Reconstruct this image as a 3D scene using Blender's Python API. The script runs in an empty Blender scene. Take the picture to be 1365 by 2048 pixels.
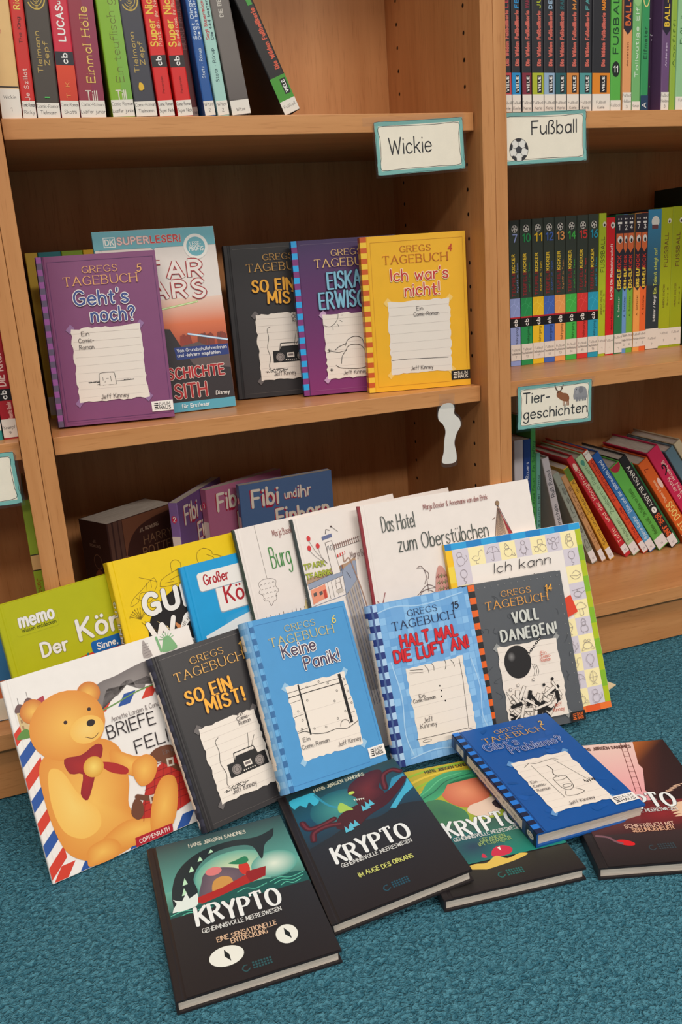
import bpy, bmesh, math, random
from mathutils import Matrix, Vector
random.seed(7)
R = math.radians
C = bpy.context.scene.collection
S = bpy.context.scene

# ------------------------------------------------------------------ camera, world, lamps, exposure
cam = bpy.data.objects.new('camera', bpy.data.cameras.new('camera'))
C.objects.link(cam)
cam.location = (-0.00312, -1.08651, 0.64778)
cam.rotation_euler = (1.2955162, 0.0688495, -0.3428747)
cam.data.sensor_fit = 'VERTICAL'
cam.data.sensor_height = 36.0
cam.data.lens = 1721.267 * 36.0 / 2048.0
cam.data.clip_start = 0.01
S.camera = cam

S.view_settings.view_transform = 'Standard'
S.view_settings.look = 'None'
S.view_settings.gamma = 1.0
S.view_settings.exposure = 0.16
S.view_settings.use_curve_mapping = False

WORLD_UP, WORLD_SIDE = 0.80, 0.17          # soft light from the ceiling / from the walls of the room
world = bpy.data.worlds.new('room_light')
S.world = world
world.use_nodes = True
nt = world.node_tree
bg = nt.nodes['Background']
tc = nt.nodes.new('ShaderNodeTexCoord')
sx = nt.nodes.new('ShaderNodeSeparateXYZ')
rp = nt.nodes.new('ShaderNodeValToRGB')
rp.color_ramp.elements[0].position = 0.30
rp.color_ramp.elements[0].color = (WORLD_SIDE, WORLD_SIDE * .95, WORLD_SIDE * .90, 1)
rp.color_ramp.elements[1].position = 0.95
rp.color_ramp.elements[1].color = (WORLD_UP, WORLD_UP * .95, WORLD_UP * .88, 1)
nt.links.new(tc.outputs['Generated'], sx.inputs[0])
nt.links.new(sx.outputs['Z'], rp.inputs[0])
nt.links.new(rp.outputs[0], bg.inputs[0])
bg.inputs[1].default_value = 1.0


def ceiling_lamp(loc, sx_, sy_, watt, col=(1, .93, .84)):
    l = bpy.data.lights.new('ceiling_lamp', 'AREA')
    l.shape = 'RECTANGLE'
    l.size, l.size_y = sx_, sy_
    l.energy = watt
    l.color = col
    o = bpy.data.objects.new('ceiling_lamp', l)
    C.objects.link(o)
    o.location = loc
    return o


ceiling_lamp((1.2, -3.7, 2.6), 2.0, 0.6, 95)
ceiling_lamp((-1.3, -3.7, 2.6), 2.0, 0.6, 55)
ceiling_lamp((0.2, -1.5, 2.6), 2.4, 0.5, 30)

# ------------------------------------------------------------------ materials


def lin(c):
    r = []
    for v in c[:3]:
        v = v / 255.0
        r.append(v / 12.92 if v <= 0.04045 else ((v + 0.055) / 1.055) ** 2.4)
    return tuple(r)


MATS = {}


def new_mat(name):
    m = bpy.data.materials.new(name)
    m.use_nodes = True
    t = m.node_tree
    return m, t, t.nodes['Principled BSDF']


def paint(col, rough=0.42, spec=0.4, name='printed_cover', amt=0.05):
    """plain printed / painted surface with a faint procedural mottling"""
    key = (tuple(col), rough, spec, name)
    if key in MATS:
        return MATS[key]
    m, t, b = new_mat(name)
    c = lin(col)
    n = t.nodes.new('ShaderNodeTexNoise')
    n.inputs['Scale'].default_value = 60
    n.inputs['Detail'].default_value = 3
    r = t.nodes.new('ShaderNodeValToRGB')
    r.color_ramp.elements[0].color = tuple(v * (1 - amt) for v in c) + (1,)
    r.color_ramp.elements[1].color = tuple(min(1, v * (1 + amt)) for v in c) + (1,)
    k = t.nodes.new('ShaderNodeTexCoord')
    t.links.new(k.outputs['Object'], n.inputs['Vector'])
    t.links.new(n.outputs['Fac'], r.inputs[0])
    t.links.new(r.outputs[0], b.inputs['Base Color'])
    b.inputs['Roughness'].default_value = rough
    b.inputs['Specular IOR Level'].default_value = spec
    MATS[key] = m
    return m


def ink_mat():
    m, t, b = new_mat('printing_ink')
    a = t.nodes.new('ShaderNodeAttribute')
    a.attribute_name = 'Ink'
    n = t.nodes.new('ShaderNodeTexNoise')
    n.inputs['Scale'].default_value = 90
    mr = t.nodes.new('ShaderNodeMapRange')
    mr.inputs[3].default_value = .36
    mr.inputs[4].default_value = .50
    t.links.new(n.outputs['Fac'], mr.inputs[0])
    t.links.new(mr.outputs[0], b.inputs['Roughness'])
    t.links.new(a.outputs['Color'], b.inputs['Base Color'])
    b.inputs['Specular IOR Level'].default_value = 0.4
    return m


INK = ink_mat()


def wood(name, scale, dark, light, rough=0.45):
    """beech laminate: soft bands along the grain and short fine pores"""
    m, t, b = new_mat(name)
    k = t.nodes.new('ShaderNodeTexCoord')

    def noise(mul, detail, dist):
        mp = t.nodes.new('ShaderNodeMapping')
        mp.inputs['Scale'].default_value = tuple(v * mul for v in scale)
        n = t.nodes.new('ShaderNodeTexNoise')
        n.inputs['Scale'].default_value = 1.0
        n.inputs['Detail'].default_value = detail
        n.inputs['Distortion'].default_value = dist
        t.links.new(k.outputs['Object'], mp.inputs[0])
        t.links.new(mp.outputs[0], n.inputs['Vector'])
        return n

    def ramp(n, p0, c0, p1, c1):
        r = t.nodes.new('ShaderNodeValToRGB')
        r.color_ramp.elements[0].position = p0
        r.color_ramp.elements[0].color = c0
        r.color_ramp.elements[1].position = p1
        r.color_ramp.elements[1].color = c1
        t.links.new(n.outputs['Fac'], r.inputs[0])
        return r
    r1 = ramp(noise(.35, 3, .5), .30, lin(dark) + (1,), .68, lin(light) + (1,))
    r2 = ramp(noise(6, 1, 0), .30, (.80, .74, .68, 1), .40, (1, 1, 1, 1))
    r3 = ramp(noise(2, 4, .3), .30, (.93, .91, .88, 1), .6, (1, 1, 1, 1))
    last = r1.outputs[0]
    for r, f in ((r2, .55), (r3, 1.0)):
        mx = t.nodes.new('ShaderNodeMix')
        mx.data_type = 'RGBA'
        mx.blend_type = 'MULTIPLY'
        mx.inputs[0].default_value = f
        t.links.new(last, mx.inputs[6])
        t.links.new(r.outputs[0], mx.inputs[7])
        last = mx.outputs[2]
    t.links.new(last, b.inputs['Base Color'])
    b.inputs['Roughness'].default_value = rough
    b.inputs['Specular IOR Level'].default_value = .35
    return m


WD, WL = (192, 130, 78), (208, 148, 95)
WOOD_V = wood('beech_laminate_upright', (70, 70, 5), WD, WL)
WOOD_H = wood('beech_laminate_level', (5, 70, 70), WD, WL, .34)
DARK = paint((30, 18, 12), .8, .2, 'dark_gap')


def carpet_mat():
    """curly needle-felt carpet: crooked little ridges"""
    m, t, b = new_mat('teal_carpet')
    k = t.nodes.new('ShaderNodeTexCoord')
    nz = t.nodes.new('ShaderNodeTexNoise')
    nz.inputs['Scale'].default_value = 210
    nz.inputs['Detail'].default_value = 2.0
    nz.inputs['Roughness'].default_value = .6
    nz.inputs['Distortion'].default_value = .9
    r = t.nodes.new('ShaderNodeValToRGB')
    r.color_ramp.elements[0].position = .36
    r.color_ramp.elements[0].color = lin((46, 96, 114)) + (1,)
    r.color_ramp.elements[1].position = .64
    r.color_ramp.elements[1].color = lin((82, 138, 156)) + (1,)
    f = t.nodes.new('ShaderNodeTexNoise')
    f.inputs['Scale'].default_value = 700
    f.inputs['Detail'].default_value = 2
    ad = t.nodes.new('ShaderNodeMath')
    ad.operation = 'MULTIPLY_ADD'
    ad.inputs[1].default_value = .12
    bp = t.nodes.new('ShaderNodeBump')
    bp.inputs['Strength'].default_value = 1.0
    bp.inputs['Distance'].default_value = .008
    t.links.new(k.outputs['Object'], nz.inputs['Vector'])
    t.links.new(k.outputs['Object'], f.inputs['Vector'])
    t.links.new(nz.outputs['Fac'], r.inputs[0])
    t.links.new(f.outputs['Fac'], ad.inputs[0])
    t.links.new(nz.outputs['Fac'], ad.inputs[2])
    t.links.new(ad.outputs[0], bp.inputs['Height'])
    t.links.new(r.outputs[0], b.inputs['Base Color'])
    t.links.new(bp.outputs[0], b.inputs['Normal'])
    b.inputs['Roughness'].default_value = .95
    b.inputs['Specular IOR Level'].default_value = .1
    return m


def page_mat():
    m, t, b = new_mat('page_edges')
    k = t.nodes.new('ShaderNodeTexCoord')
    mp = t.nodes.new('ShaderNodeMapping')
    mp.inputs['Scale'].default_value = (30, 2500, 30)
    n = t.nodes.new('ShaderNodeTexNoise')
    n.inputs['Scale'].default_value = 1
    r = t.nodes.new('ShaderNodeValToRGB')
    r.color_ramp.elements[0].position = .3
    r.color_ramp.elements[0].color = lin((180, 168, 156)) + (1,)
    r.color_ramp.elements[1].position = .7
    r.color_ramp.elements[1].color = lin((224, 214, 202)) + (1,)
    t.links.new(k.outputs['Object'], mp.inputs[0])
    t.links.new(mp.outputs[0], n.inputs['Vector'])
    t.links.new(n.outputs['Fac'], r.inputs[0])
    t.links.new(r.outputs[0], b.inputs['Base Color'])
    b.inputs['Roughness'].default_value = .8
    return m


PAGES = page_mat()


def film_mat():
    m, t, b = new_mat('clear_film')
    out = t.nodes['Material Output']
    tr = t.nodes.new('ShaderNodeBsdfTransparent')
    gl = t.nodes.new('ShaderNodeBsdfGlossy')
    gl.inputs['Roughness'].default_value = .15
    n = t.nodes.new('ShaderNodeTexNoise')
    n.inputs['Scale'].default_value = 40
    mr = t.nodes.new('ShaderNodeMapRange')
    mr.inputs[3].default_value = .02
    mr.inputs[4].default_value = .09
    mx = t.nodes.new('ShaderNodeMixShader')
    t.links.new(n.outputs['Fac'], mr.inputs[0])
    t.links.new(mr.outputs[0], mx.inputs[0])
    t.links.new(tr.outputs[0], mx.inputs[1])
    t.links.new(gl.outputs[0], mx.inputs[2])
    t.links.new(mx.outputs[0], out.inputs['Surface'])
    return m


FILM = film_mat()

# ------------------------------------------------------------------ object helpers


def thing(name, label, cat, mat=None, group=None):
    o = bpy.data.objects.new(name, None)
    o.empty_display_size = .02
    C.objects.link(o)
    if mat is not None:
        o.matrix_world = mat
    o['label'] = label
    o['category'] = cat
    if group:
        o['group'] = group
    return o


def link_mesh(name, verts, faces, mats, parent=None, midx=None, label=None):
    me = bpy.data.meshes.new(name)
    me.from_pydata(verts, [], faces)
    for m in (mats if isinstance(mats, (list, tuple)) else [mats]):
        me.materials.append(m)
    if midx:
        for p, i in zip(me.polygons, midx):
            p.material_index = i
    me.update()
    o = bpy.data.objects.new(name, me)
    C.objects.link(o)
    if parent is not None:
        o.parent = parent
    if label:
        o['label'] = label
    return o


def box_data(x0, x1, y0, y1, z0, z1, base=0):
    v = [(x0, y0, z0), (x1, y0, z0), (x1, y1, z0), (x0, y1, z0), (x0, y0, z1), (x1, y0, z1), (x1, y1, z1), (x0, y1, z1)]
    f = [(0, 3, 2, 1), (4, 5, 6, 7), (0, 1, 5, 4), (1, 2, 6, 5), (2, 3, 7, 6), (3, 0, 4, 7)]
    return v, [tuple(i + base for i in q) for q in f]


def box(name, x0, x1, y0, y1, z0, z1, mat, parent=None, bev=0.0, label=None):
    bm = bmesh.new()
    v, f = box_data(x0, x1, y0, y1, z0, z1)
    vs = [bm.verts.new(p) for p in v]
    for q in f:
        bm.faces.new([vs[i] for i in q])
    if bev:
        bmesh.ops.bevel(bm, geom=list(bm.edges), offset=bev, segments=2, profile=.5, affect='EDGES')
    me = bpy.data.meshes.new(name)
    bm.to_mesh(me)
    bm.free()
    me.materials.append(mat)
    o = bpy.data.objects.new(name, me)
    C.objects.link(o)
    if parent is not None:
        o.parent = parent
    if label:
        o['label'] = label
    return o


# ------------------------------------------------------------------ a pen alphabet (cap height 8, x-height 5)
FONT = {
 'A': '6|0,0 3,8 6,0|1.1,3 4.9,3', 'B': '5|0,0 0,8|~0,8 3.2,7.9 4.3,6.2 3.2,4.5 0,4.3|~0,4.3 3.5,4.2 4.9,2.2 3.5,.1 0,0',
 'C': '5.6|~5.4,6.7 4.3,7.8 2.4,7.9 .6,6.3 0,4 .6,1.6 2.4,.1 4.4,.2 5.6,1.4', 'D': '5.4|0,0 0,8|~0,8 2.6,7.9 4.9,6.5 5.4,4 4.9,1.6 2.6,.1 0,0',
 'E': '4.6|4.5,8 0,8 0,0 4.6,0|0,4.2 3.9,4.2', 'F': '4.4|4.4,8 0,8 0,0|0,4.2 3.7,4.2',
 'G': '6|~5.5,6.7 4.3,7.8 2.4,7.9 .6,6.3 0,4 .6,1.6 2.4,.1 4.4,.3 5.8,1.4|5.8,0.6 5.8,3.5 3.6,3.5', 'H': '5.6|0,0 0,8|5.6,0 5.6,8|0,4.2 5.6,4.2',
 'I': '.2|.1,0 .1,8', 'J': '3.8|~3.8,8 3.8,2.2 3,.3 1.4,0 0,1.4', 'K': '5.2|0,0 0,8|5,8 0,3.4|1.5,4.8 5.2,0', 'L': '4.3|0,8 0,0 4.3,0',
 'M': '7|0,0 .5,8 3.5,2 6.5,8 7,0', 'N': '5.8|0,0 0,8 5.8,0 5.8,8', 'O': '6.4|~3.2,8 1,7 0,4 1,1 3.2,0 5.4,1 6.4,4 5.4,7 3.2,8',
 'P': '4.8|0,0 0,8|~0,8 3.2,7.9 4.8,6 3.2,4 0,3.9', 'Q': '6.4|~3.2,8 1,7 0,4 1,1 3.2,0 5.4,1 6.4,4 5.4,7 3.2,8|4,2 6.6,-.6',
 'R': '5.2|0,0 0,8|~0,8 3.2,7.9 4.8,6 3.2,4.1 0,4|2.4,4 5.2,0', 'S': '4.8|~4.6,6.7 3.4,7.9 1.5,7.8 .4,6.3 1.2,4.8 3.5,3.7 4.8,2.1 3.6,.2 1.6,0 0,1.3',
 'T': '5.4|0,8 5.4,8|2.7,8 2.7,0', 'U': '5.6|~0,8 0,2.8 .9,.6 2.8,0 4.7,.6 5.6,2.8 5.6,8', 'V': '5.6|0,8 2.8,0 5.6,8', 'W': '8|0,8 2,0 4,6.4 6,0 8,8',
 'X': '5.2|0,0 5.2,8|0,8 5.2,0', 'Y': '5.4|0,8 2.7,4 5.4,8|2.7,4 2.7,0', 'Z': '5|0,8 5,8 0,0 5,0',
 'a': '4.2|~4.2,3.8 2.8,5 1,4.5 0,2.5 .9,.3 2.6,.1 4.2,1.8|4.2,5 4.2,0', 'b': '4.2|0,8 0,0|~0,3.2 1.4,4.9 3.2,4.6 4.2,2.5 3.3,.3 1.4,0 0,1.6',
 'c': '3.9|~3.8,4.1 2.4,5 .8,4.3 0,2.5 .8,.5 2.4,0 3.9,.9', 'd': '4.2|4.2,8 4.2,0|~4.2,3.4 2.8,5 1,4.5 0,2.5 .9,.3 2.6,.1 4.2,1.8',
 'e': '4.2|~0,2.7 2,2.7 4.2,2.8 3.6,4.5 2.1,5 .6,4.3 0,2.5 .8,.5 2.4,0 4.1,.9', 'f': '3.2|~3.4,7.4 2.2,8 1.2,6.8 1.2,4 1.2,0|0,5 3,5',
 'g': '4.2|~4.2,3.8 2.8,5 1,4.5 0,2.6 .9,.5 2.6,.4 4.2,2|~4.2,5 4.2,1 4.2,-1 3.2,-2.8 1.4,-3 0,-2', 'h': '4|0,8 0,0|~0,3 1.4,4.9 3.2,4.6 4,3 4,0',
 'i': '.2|.1,5 .1,0|.1,7 .1,7.3', 'j': '1.6|~1.6,5 1.6,-1.5 .8,-2.9 -.4,-2.6|1.6,7 1.6,7.3', 'k': '3.8|0,8 0,0|3.6,5 0,2.2|1.2,3 3.8,0', 'l': '.2|.1,8 .1,0',
 'm': '6.4|0,5 0,0|~0,3.2 1.2,4.9 2.6,4.7 3.2,3.2 3.2,0|~3.2,3.2 4.4,4.9 5.8,4.7 6.4,3.2 6.4,0', 'n': '4|0,5 0,0|~0,3 1.4,4.9 3.2,4.6 4,3 4,0',
 'o': '4.4|~2.2,5 .6,4.2 0,2.5 .6,.7 2.2,0 3.8,.7 4.4,2.5 3.8,4.2 2.2,5', 'p': '4.2|0,5 0,-3|~0,3.2 1.4,4.9 3.2,4.6 4.2,2.5 3.3,.3 1.4,0 0,1.6',
 'q': '4.2|4.2,5 4.2,-3|~4.2,3.4 2.8,5 1,4.5 0,2.5 .9,.3 2.6,.1 4.2,1.8', 'r': '2.6|0,5 0,0|~0,3 1,4.6 2.6,4.9', 's': '3.5|~3.3,4.3 2.2,5 .9,4.8 .2,3.8 1,2.8 2.6,2.2 3.5,1.2 2.6,.1 1.2,0 0,.8',
 't': '2.9|~1.3,7 1.3,4 1.3,1.4 1.9,.1 2.9,.4|0,5 2.8,5', 'u': '4|~0,5 0,1.8 .9,.2 2.4,.2 4,2|4,5 4,0', 'v': '3.8|0,5 1.9,0 3.8,5', 'w': '5.6|0,5 1.4,0 2.8,4 4.2,0 5.6,5',
 'x': '3.8|0,0 3.8,5|0,5 3.8,0', 'y': '3.8|0,5 2,.2|3.8,5 .8,-3', 'z': '3.6|0,5 3.6,5 0,0 3.6,0',
 'ß': '4|~0,0 0,6.2 1.2,8 3,7.6 3.2,6 2,4.7 3.8,3.2 3.8,1 2.6,0 1.4,.3', '0': '4.6|~2.3,8 .5,6.6 0,4 .5,1.4 2.3,0 4.1,1.4 4.6,4 4.1,6.6 2.3,8',
 '1': '2.2|0,6.2 2.1,8 2.1,0', '2': '4.4|~.2,6.2 1.2,7.8 3,7.9 4.2,6.4 3.4,4.2 0,0|0,0 4.5,0', '3': '4.4|~.2,7 1.8,8 3.6,7.4 3.8,5.6 1.7,4.3|~1.7,4.3 4,3.6 4.4,1.8 2.8,.1 1.2,.1 0,1.2',
 '4': '4.8|3.5,0 3.5,8 0,2.6 4.8,2.6', '5': '4.4|4,8 .7,8 .4,4.6|~.4,4.6 2.4,5.2 4.2,4 4.2,1.6 2.4,0 .8,.2 0,1', '6': '4.4|~3.6,8 1.4,5.9 .1,2.8 .8,.5 2.3,0 4,.9 4.4,2.7 3.2,4.5 1.4,4.3 .2,2.8',
 '7': '4.4|0,8 4.4,8 1.4,0', '8': '4.4|~2.2,4.4 .5,5.6 .7,7.4 2.2,8 3.8,7.4 3.9,5.6 2.2,4.4 .3,3.2 .2,1 2.2,0 4.2,1 4.1,3.2 2.2,4.4', '9': '4.4|~.8,0 3,2.1 4.3,5.2 3.6,7.5 2.1,8 .4,7.1 0,5.3 1.2,3.5 3,3.7 4.2,5.2',
 '!': '.4|.2,8 .2,2.4|.2,.1 .2,-.1', '?': '3.8|~0,6.4 .8,7.8 2.6,7.9 3.8,6.4 3,4.8 1.8,3.8 1.8,2.4|1.8,.1 1.8,-.1', "'": '.4|.2,8 0,6.4', '-': '2.6|0,3 2.6,3',
 '.': '.2|.1,0 .1,.2', ',': '.4|.3,.4 0,-1', '·': '.2|.1,3 .1,3.2', ':': '.2|.1,1 .1,1.2|.1,4 .1,4.2', '&': '5|~5,.2 1.2,5.4 1.4,7.6 3,7.8 3.2,6.2 .4,3.4 .4,1 2,0 3.8,.6 4.8,3', ' ': '2.2', '(': '1.4|~1.4,8 0,5 0,3 1.4,0', ')': '1.4|~0,8 1.4,5 1.4,3 0,0', '/': '3|0,0 3,8', 'ø': '4.4|~2.2,5 .6,4.2 0,2.5 .6,.7 2.2,0 3.8,.7 4.4,2.5 3.8,4.2 2.2,5|.2,-.4 4.2,5.4',
 'Ø': '6.4|~3.2,8 1,7 0,4 1,1 3.2,0 5.4,1 6.4,4 5.4,7 3.2,8|.6,-.4 5.8,8.4',
}
for up, lo in (('Ä', 'A'), ('Ö', 'O'), ('Ü', 'U')):
    a = float(FONT[lo].split('|')[0])
    FONT[up] = FONT[lo] + '|%g,9.8 %g,10|%g,9.8 %g,10' % (a * .28, a * .28, a * .72, a * .72)
for up, lo in (('ä', 'a'), ('ö', 'o'), ('ü', 'u')):
    a = float(FONT[lo].split('|')[0])
    FONT[up] = FONT[lo] + '|%g,7 %g,7.2|%g,7 %g,7.2' % (a * .25, a * .25, a * .75, a * .75)


def smooth(p, n=4):
    out = []
    cl = abs(p[0][0] - p[-1][0]) + abs(p[0][1] - p[-1][1]) < 1e-6
    m = len(p)
    for i in range(m - 1):
        p0 = p[i - 1] if i > 0 else (p[-2] if cl else p[0])
        p1, p2 = p[i], p[i + 1]
        p3 = p[i + 2] if i + 2 < m else (p[1] if cl else p[-1])
        for k in range(n):
            t = k / n
            out.append(tuple(.5 * (2 * p1[d] + (p2[d] - p0[d]) * t + (2 * p0[d] - 5 * p1[d] + 4 * p2[d] - p3[d]) * t * t + (3 * p1[d] - p0[d] - 3 * p2[d] + p3[d]) * t ** 3) for d in (0, 1)))
    out.append(p[-1])
    return out


GL = {}


def glyph(ch):
    if ch not in GL:
        parts = FONT.get(ch, FONT['?']).split('|')
        st = []
        for q in parts[1:]:
            sm = q[0] == '~'
            pts = [tuple(float(v) for v in t.split(',')) for t in q.lstrip('~').split()]
            st.append((smooth(pts) if sm else pts, sm))
        GL[ch] = (float(parts[0]), st)
    return GL[ch]


LAST = {}


class Art:
    """flat printing, in millimetres; every element lies a hair above the one before"""
    def __init__(s):
        s.v, s.f, s.c, s.k, s.dx = [], [], [], 0, 0

    def lay(s, n=1):
        s.k += n
        return s.k

    def face(s, pts, col, ly, cols=None):
        b = len(s.v)
        s.v += [(x, y, ly) for x, y in pts]
        s.f.append(tuple(range(b, b + len(pts))))
        s.c.append([lin(q) for q in cols] if cols else [lin(col)] * len(pts))

    def poly(s, pts, col, cols=None):
        a = sum(pts[i - 1][0] * pts[i][1] - pts[i][0] * pts[i - 1][1] for i in range(len(pts)))
        if a < 0:
            pts = pts[::-1]
            cols = cols[::-1] if cols else None
        s.face(pts, col, s.lay(), cols)

    def rect(s, x0, y0, x1, y1, col):
        s.poly([(x0, y0), (x1, y0), (x1, y1), (x0, y1)], col)

    def grad(s, x0, y0, x1, y1, bottom, top):
        s.poly([(x0, y0), (x1, y0), (x1, y1), (x0, y1)], bottom, [bottom, bottom, top, top])

    def ell(s, cx, cy, rx, ry, col, rot=0, n=28, edge=None):
        c_, s_ = math.cos(rot), math.sin(rot)
        ring = [(cx + rx * math.cos(2 * math.pi * i / n) * c_ - ry * math.sin(2 * math.pi * i / n) * s_, cy + rx * math.cos(2 * math.pi * i / n) * s_ + ry * math.sin(2 * math.pi * i / n) * c_) for i in range(n)]
        if edge is None:
            s.poly(ring, col)
        else:
            ly = s.lay()
            for i in range(n):
                s.face([(cx, cy), ring[i], ring[(i + 1) % n]], col, ly, [col, edge, edge])

    def ring(s, cx, cy, rx, ry, w, col, n=24):
        s.stroke([(cx + rx * math.cos(2 * math.pi * i / n), cy + ry * math.sin(2 * math.pi * i / n)) for i in range(n + 1)], w, col)

    def blob(s, pts, col, n=4, edge=None):
        pts = smooth(list(pts) + [pts[0]], n)[:-1]
        if edge is None:
            s.poly(pts, col)
        else:
            cx = sum(p[0] for p in pts) / len(pts)
            cy = sum(p[1] for p in pts) / len(pts)
            ly = s.lay()
            for i in range(len(pts)):
                s.face([(cx, cy), pts[i - 1], pts[i]], col, ly, [col, edge, edge])

    def stroke(s, pts, w, col, rnd=True, nib=None, ly=None):
        if ly is None:
            ly = s.lay()
            s.k += 2
        q = [pts[0]]
        for p in pts[1:]:
            if abs(p[0] - q[-1][0]) + abs(p[1] - q[-1][1]) > 1e-5:
                q.append(p)
        if len(q) < 2:
            return
        n = len(q)
        closed = abs(q[0][0] - q[-1][0]) + abs(q[0][1] - q[-1][1]) < 1e-5
        d = []
        for i in range(n - 1):
            dx, dy = q[i + 1][0] - q[i][0], q[i + 1][1] - q[i][1]
            L = math.hypot(dx, dy)
            d.append((dx / L, dy / L))

        def wd(e):
            return w if nib is None else w * (nib + (1 - nib) * abs(e[1]) ** 1.2)
        sub = 0.0
        for i in range(n - 1):
            e = d[i]
            h = wd(e) / 2
            if i and d[i - 1][0] * e[0] + d[i - 1][1] * e[1] < .55:
                sub = (sub + .3) % .9
            # joint normals
            def off(j, side):
                e0 = d[j - 1] if j > 0 else (d[-1] if closed else d[0])
                e1 = d[j] if j < n - 1 else (d[0] if closed else d[-1])
                cs = e0[0] * e1[0] + e0[1] * e1[1]
                if cs < .55:
                    return (-e[1] * h * side, e[0] * h * side)
                mx, my = -(e0[1] + e1[1]), e0[0] + e1[0]
                L = math.hypot(mx, my)
                k = h / max(.5, math.sqrt((1 + cs) / 2))
                return (mx / L * k * side, my / L * k * side)
            a, b = q[i], q[i + 1]
            o1, o2, o3, o4 = off(i, -1), off(i + 1, -1), off(i + 1, 1), off(i, 1)
            s.face([(a[0] + o1[0], a[1] + o1[1]), (b[0] + o2[0], b[1] + o2[1]), (b[0] + o3[0], b[1] + o3[1]), (a[0] + o4[0], a[1] + o4[1])], col, ly + sub)
        if rnd:
            for i in range(n):
                end = i in (0, n - 1) and not closed
                sharp = 0 < i < n - 1 and d[i - 1][0] * d[i][0] + d[i - 1][1] * d[i][1] < .55
                if end or sharp:
                    h = wd(d[min(i, n - 2)]) / 2
                    s.face([(q[i][0] + h * math.cos(k * math.pi / 4 + .39), q[i][1] + h * math.sin(k * math.pi / 4 + .39)) for k in range(8)], col, ly + 1.0 + .3 * (i % 3))

    def text(s, st, x, y, h, col, w=.9, x1=None, out=None, rot=0, slant=0, track=1.7, nib=None, serif=False, jit=0, rnd=True, shadow=None):
        k = h / 8.0
        track = max(track, .9 + w / k)
        tot = sum(glyph(ch)[0] + track for ch in st) - track
        kx = k if x1 is None else (x1 - x) / tot
        c_, s_ = math.cos(rot), math.sin(rot)
        passes = []
        if shadow:
            passes.append((w, shadow[1], shadow[0]))
        if out:
            passes.append((w + 2 * out[0], out[1], (0, 0)))
        passes.append((w, col, (0, 0)))
        rs = random.Random(len(st) * 7 + int(x))
        js = [(rs.uniform(-jit, jit), rs.uniform(-.06, .06) * jit) for _ in st]
        for pw, pc, po in passes:
            ly = s.lay()
            s.k += 8
            cx = 0
            for ch, (jy, jr) in zip(st, js):
                adv, strokes = glyph(ch)
                si = 0

                def T(p):
                    px, py = p[0] + slant * p[1], p[1] + jy
                    px, py = px - jr * p[1], py + jr * (p[0] - adv / 2)
                    tx, ty = (cx + px) * kx, py * k
                    return (x + tx * c_ - ty * s_ + po[0], y + tx * s_ + ty * c_ + po[1])
                for pts, sm in strokes:
                    s.stroke([T(p) for p in pts], pw, pc, rnd, nib, ly + si * 1.9)
                    si += 1
                    if serif and not sm:
                        for e in (pts[0], pts[-1]):
                            if e[1] in (0.0, 8.0) and len(pts) < 3 or (ch in 'AMNVWY' and e[1] in (0.0, 8.0)):
                                if ch == 'T' and e[1] == 8:
                                    continue
                                s.stroke([T((e[0] - 1, e[1])), T((e[0] + 1, e[1]))], pw * .45, pc, False, None, ly + 7.4)
                    if serif and ch in 'ET' and not sm and pts[0][1] == 8:
                        for e in ((pts[0],) if ch == 'E' else (pts[0], pts[-1])):
                            if e[1] == 8:
                                s.stroke([T((e[0], 8)), T((e[0], 6.6))], pw * .5, pc, False, None, ly + 7.8)
                cx += adv + track
        return s

    def build(s, name, parent, fmap, label=None):
        if not s.f:
            return None
        for ch in parent.children:
            if ch.name.split('.')[0] == 'cover':
                parent = ch                                   # printing is a sub-part of the cover it is printed on
                break
        side = fmap.__name__
        base = LAST.get((parent.name, side), 0)
        LAST[(parent.name, side)] = base + s.k + 1
        return finish_art(name, [fmap(x + s.dx, y, ly + base) for x, y, ly in s.v], s.f, s.c, parent, label)


def finish_art(name, verts, faces, cols, parent, label=None):
    me = bpy.data.meshes.new(name)
    me.from_pydata(verts, [], faces)
    me.materials.append(INK)
    at = me.color_attributes.new('Ink', 'FLOAT_COLOR', 'CORNER')
    buf = []
    for f in cols:
        for c in f:
            buf += [c[0], c[1], c[2], 1.0]
    at.data.foreach_set('color', buf)
    me.update()
    o = bpy.data.objects.new(name, me)
    C.objects.link(o)
    if parent is not None:
        o.parent = parent
    if label:
        o['label'] = label
    return o


STEP = .000008


def on_front(x, y, ly):
    return (x / 1000, -.00012 - STEP * ly, y / 1000)


def on_spine(T):
    return lambda a, b, ly: (-.00012 - STEP * ly, T - a / 1000, b / 1000)


def on_round_spine(T, bulge):
    def f(a, b, ly):
        y = min(max(T - a / 1000, 0), T)
        q = math.sqrt(max(0, 1 - ((y - T / 2) / (T / 2)) ** 2))
        return (bulge * (1 - q) - .00015 - STEP * ly, T / 2 + (y - T / 2) * 1.012, b / 1000)
    return f


def on_flat(x, y, ly):            # a sign: same plane as on_front
    return (x / 1000, -.0004 - STEP * ly, y / 1000)


# ------------------------------------------------------------------ books
def pose(x, y, z, yaw, lean, roll):
    if lean > 1.0:
        m = Matrix.Rotation(yaw, 4, 'Z') @ Matrix.Rotation(-lean, 4, 'X') @ Matrix.Rotation(roll, 4, 'Z')
    else:
        m = Matrix.Rotation(yaw, 4, 'Z') @ Matrix.Rotation(-lean, 4, 'X') @ Matrix.Rotation(roll, 4, 'Y')
    return Matrix.Translation((x, y, z)) @ m


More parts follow.
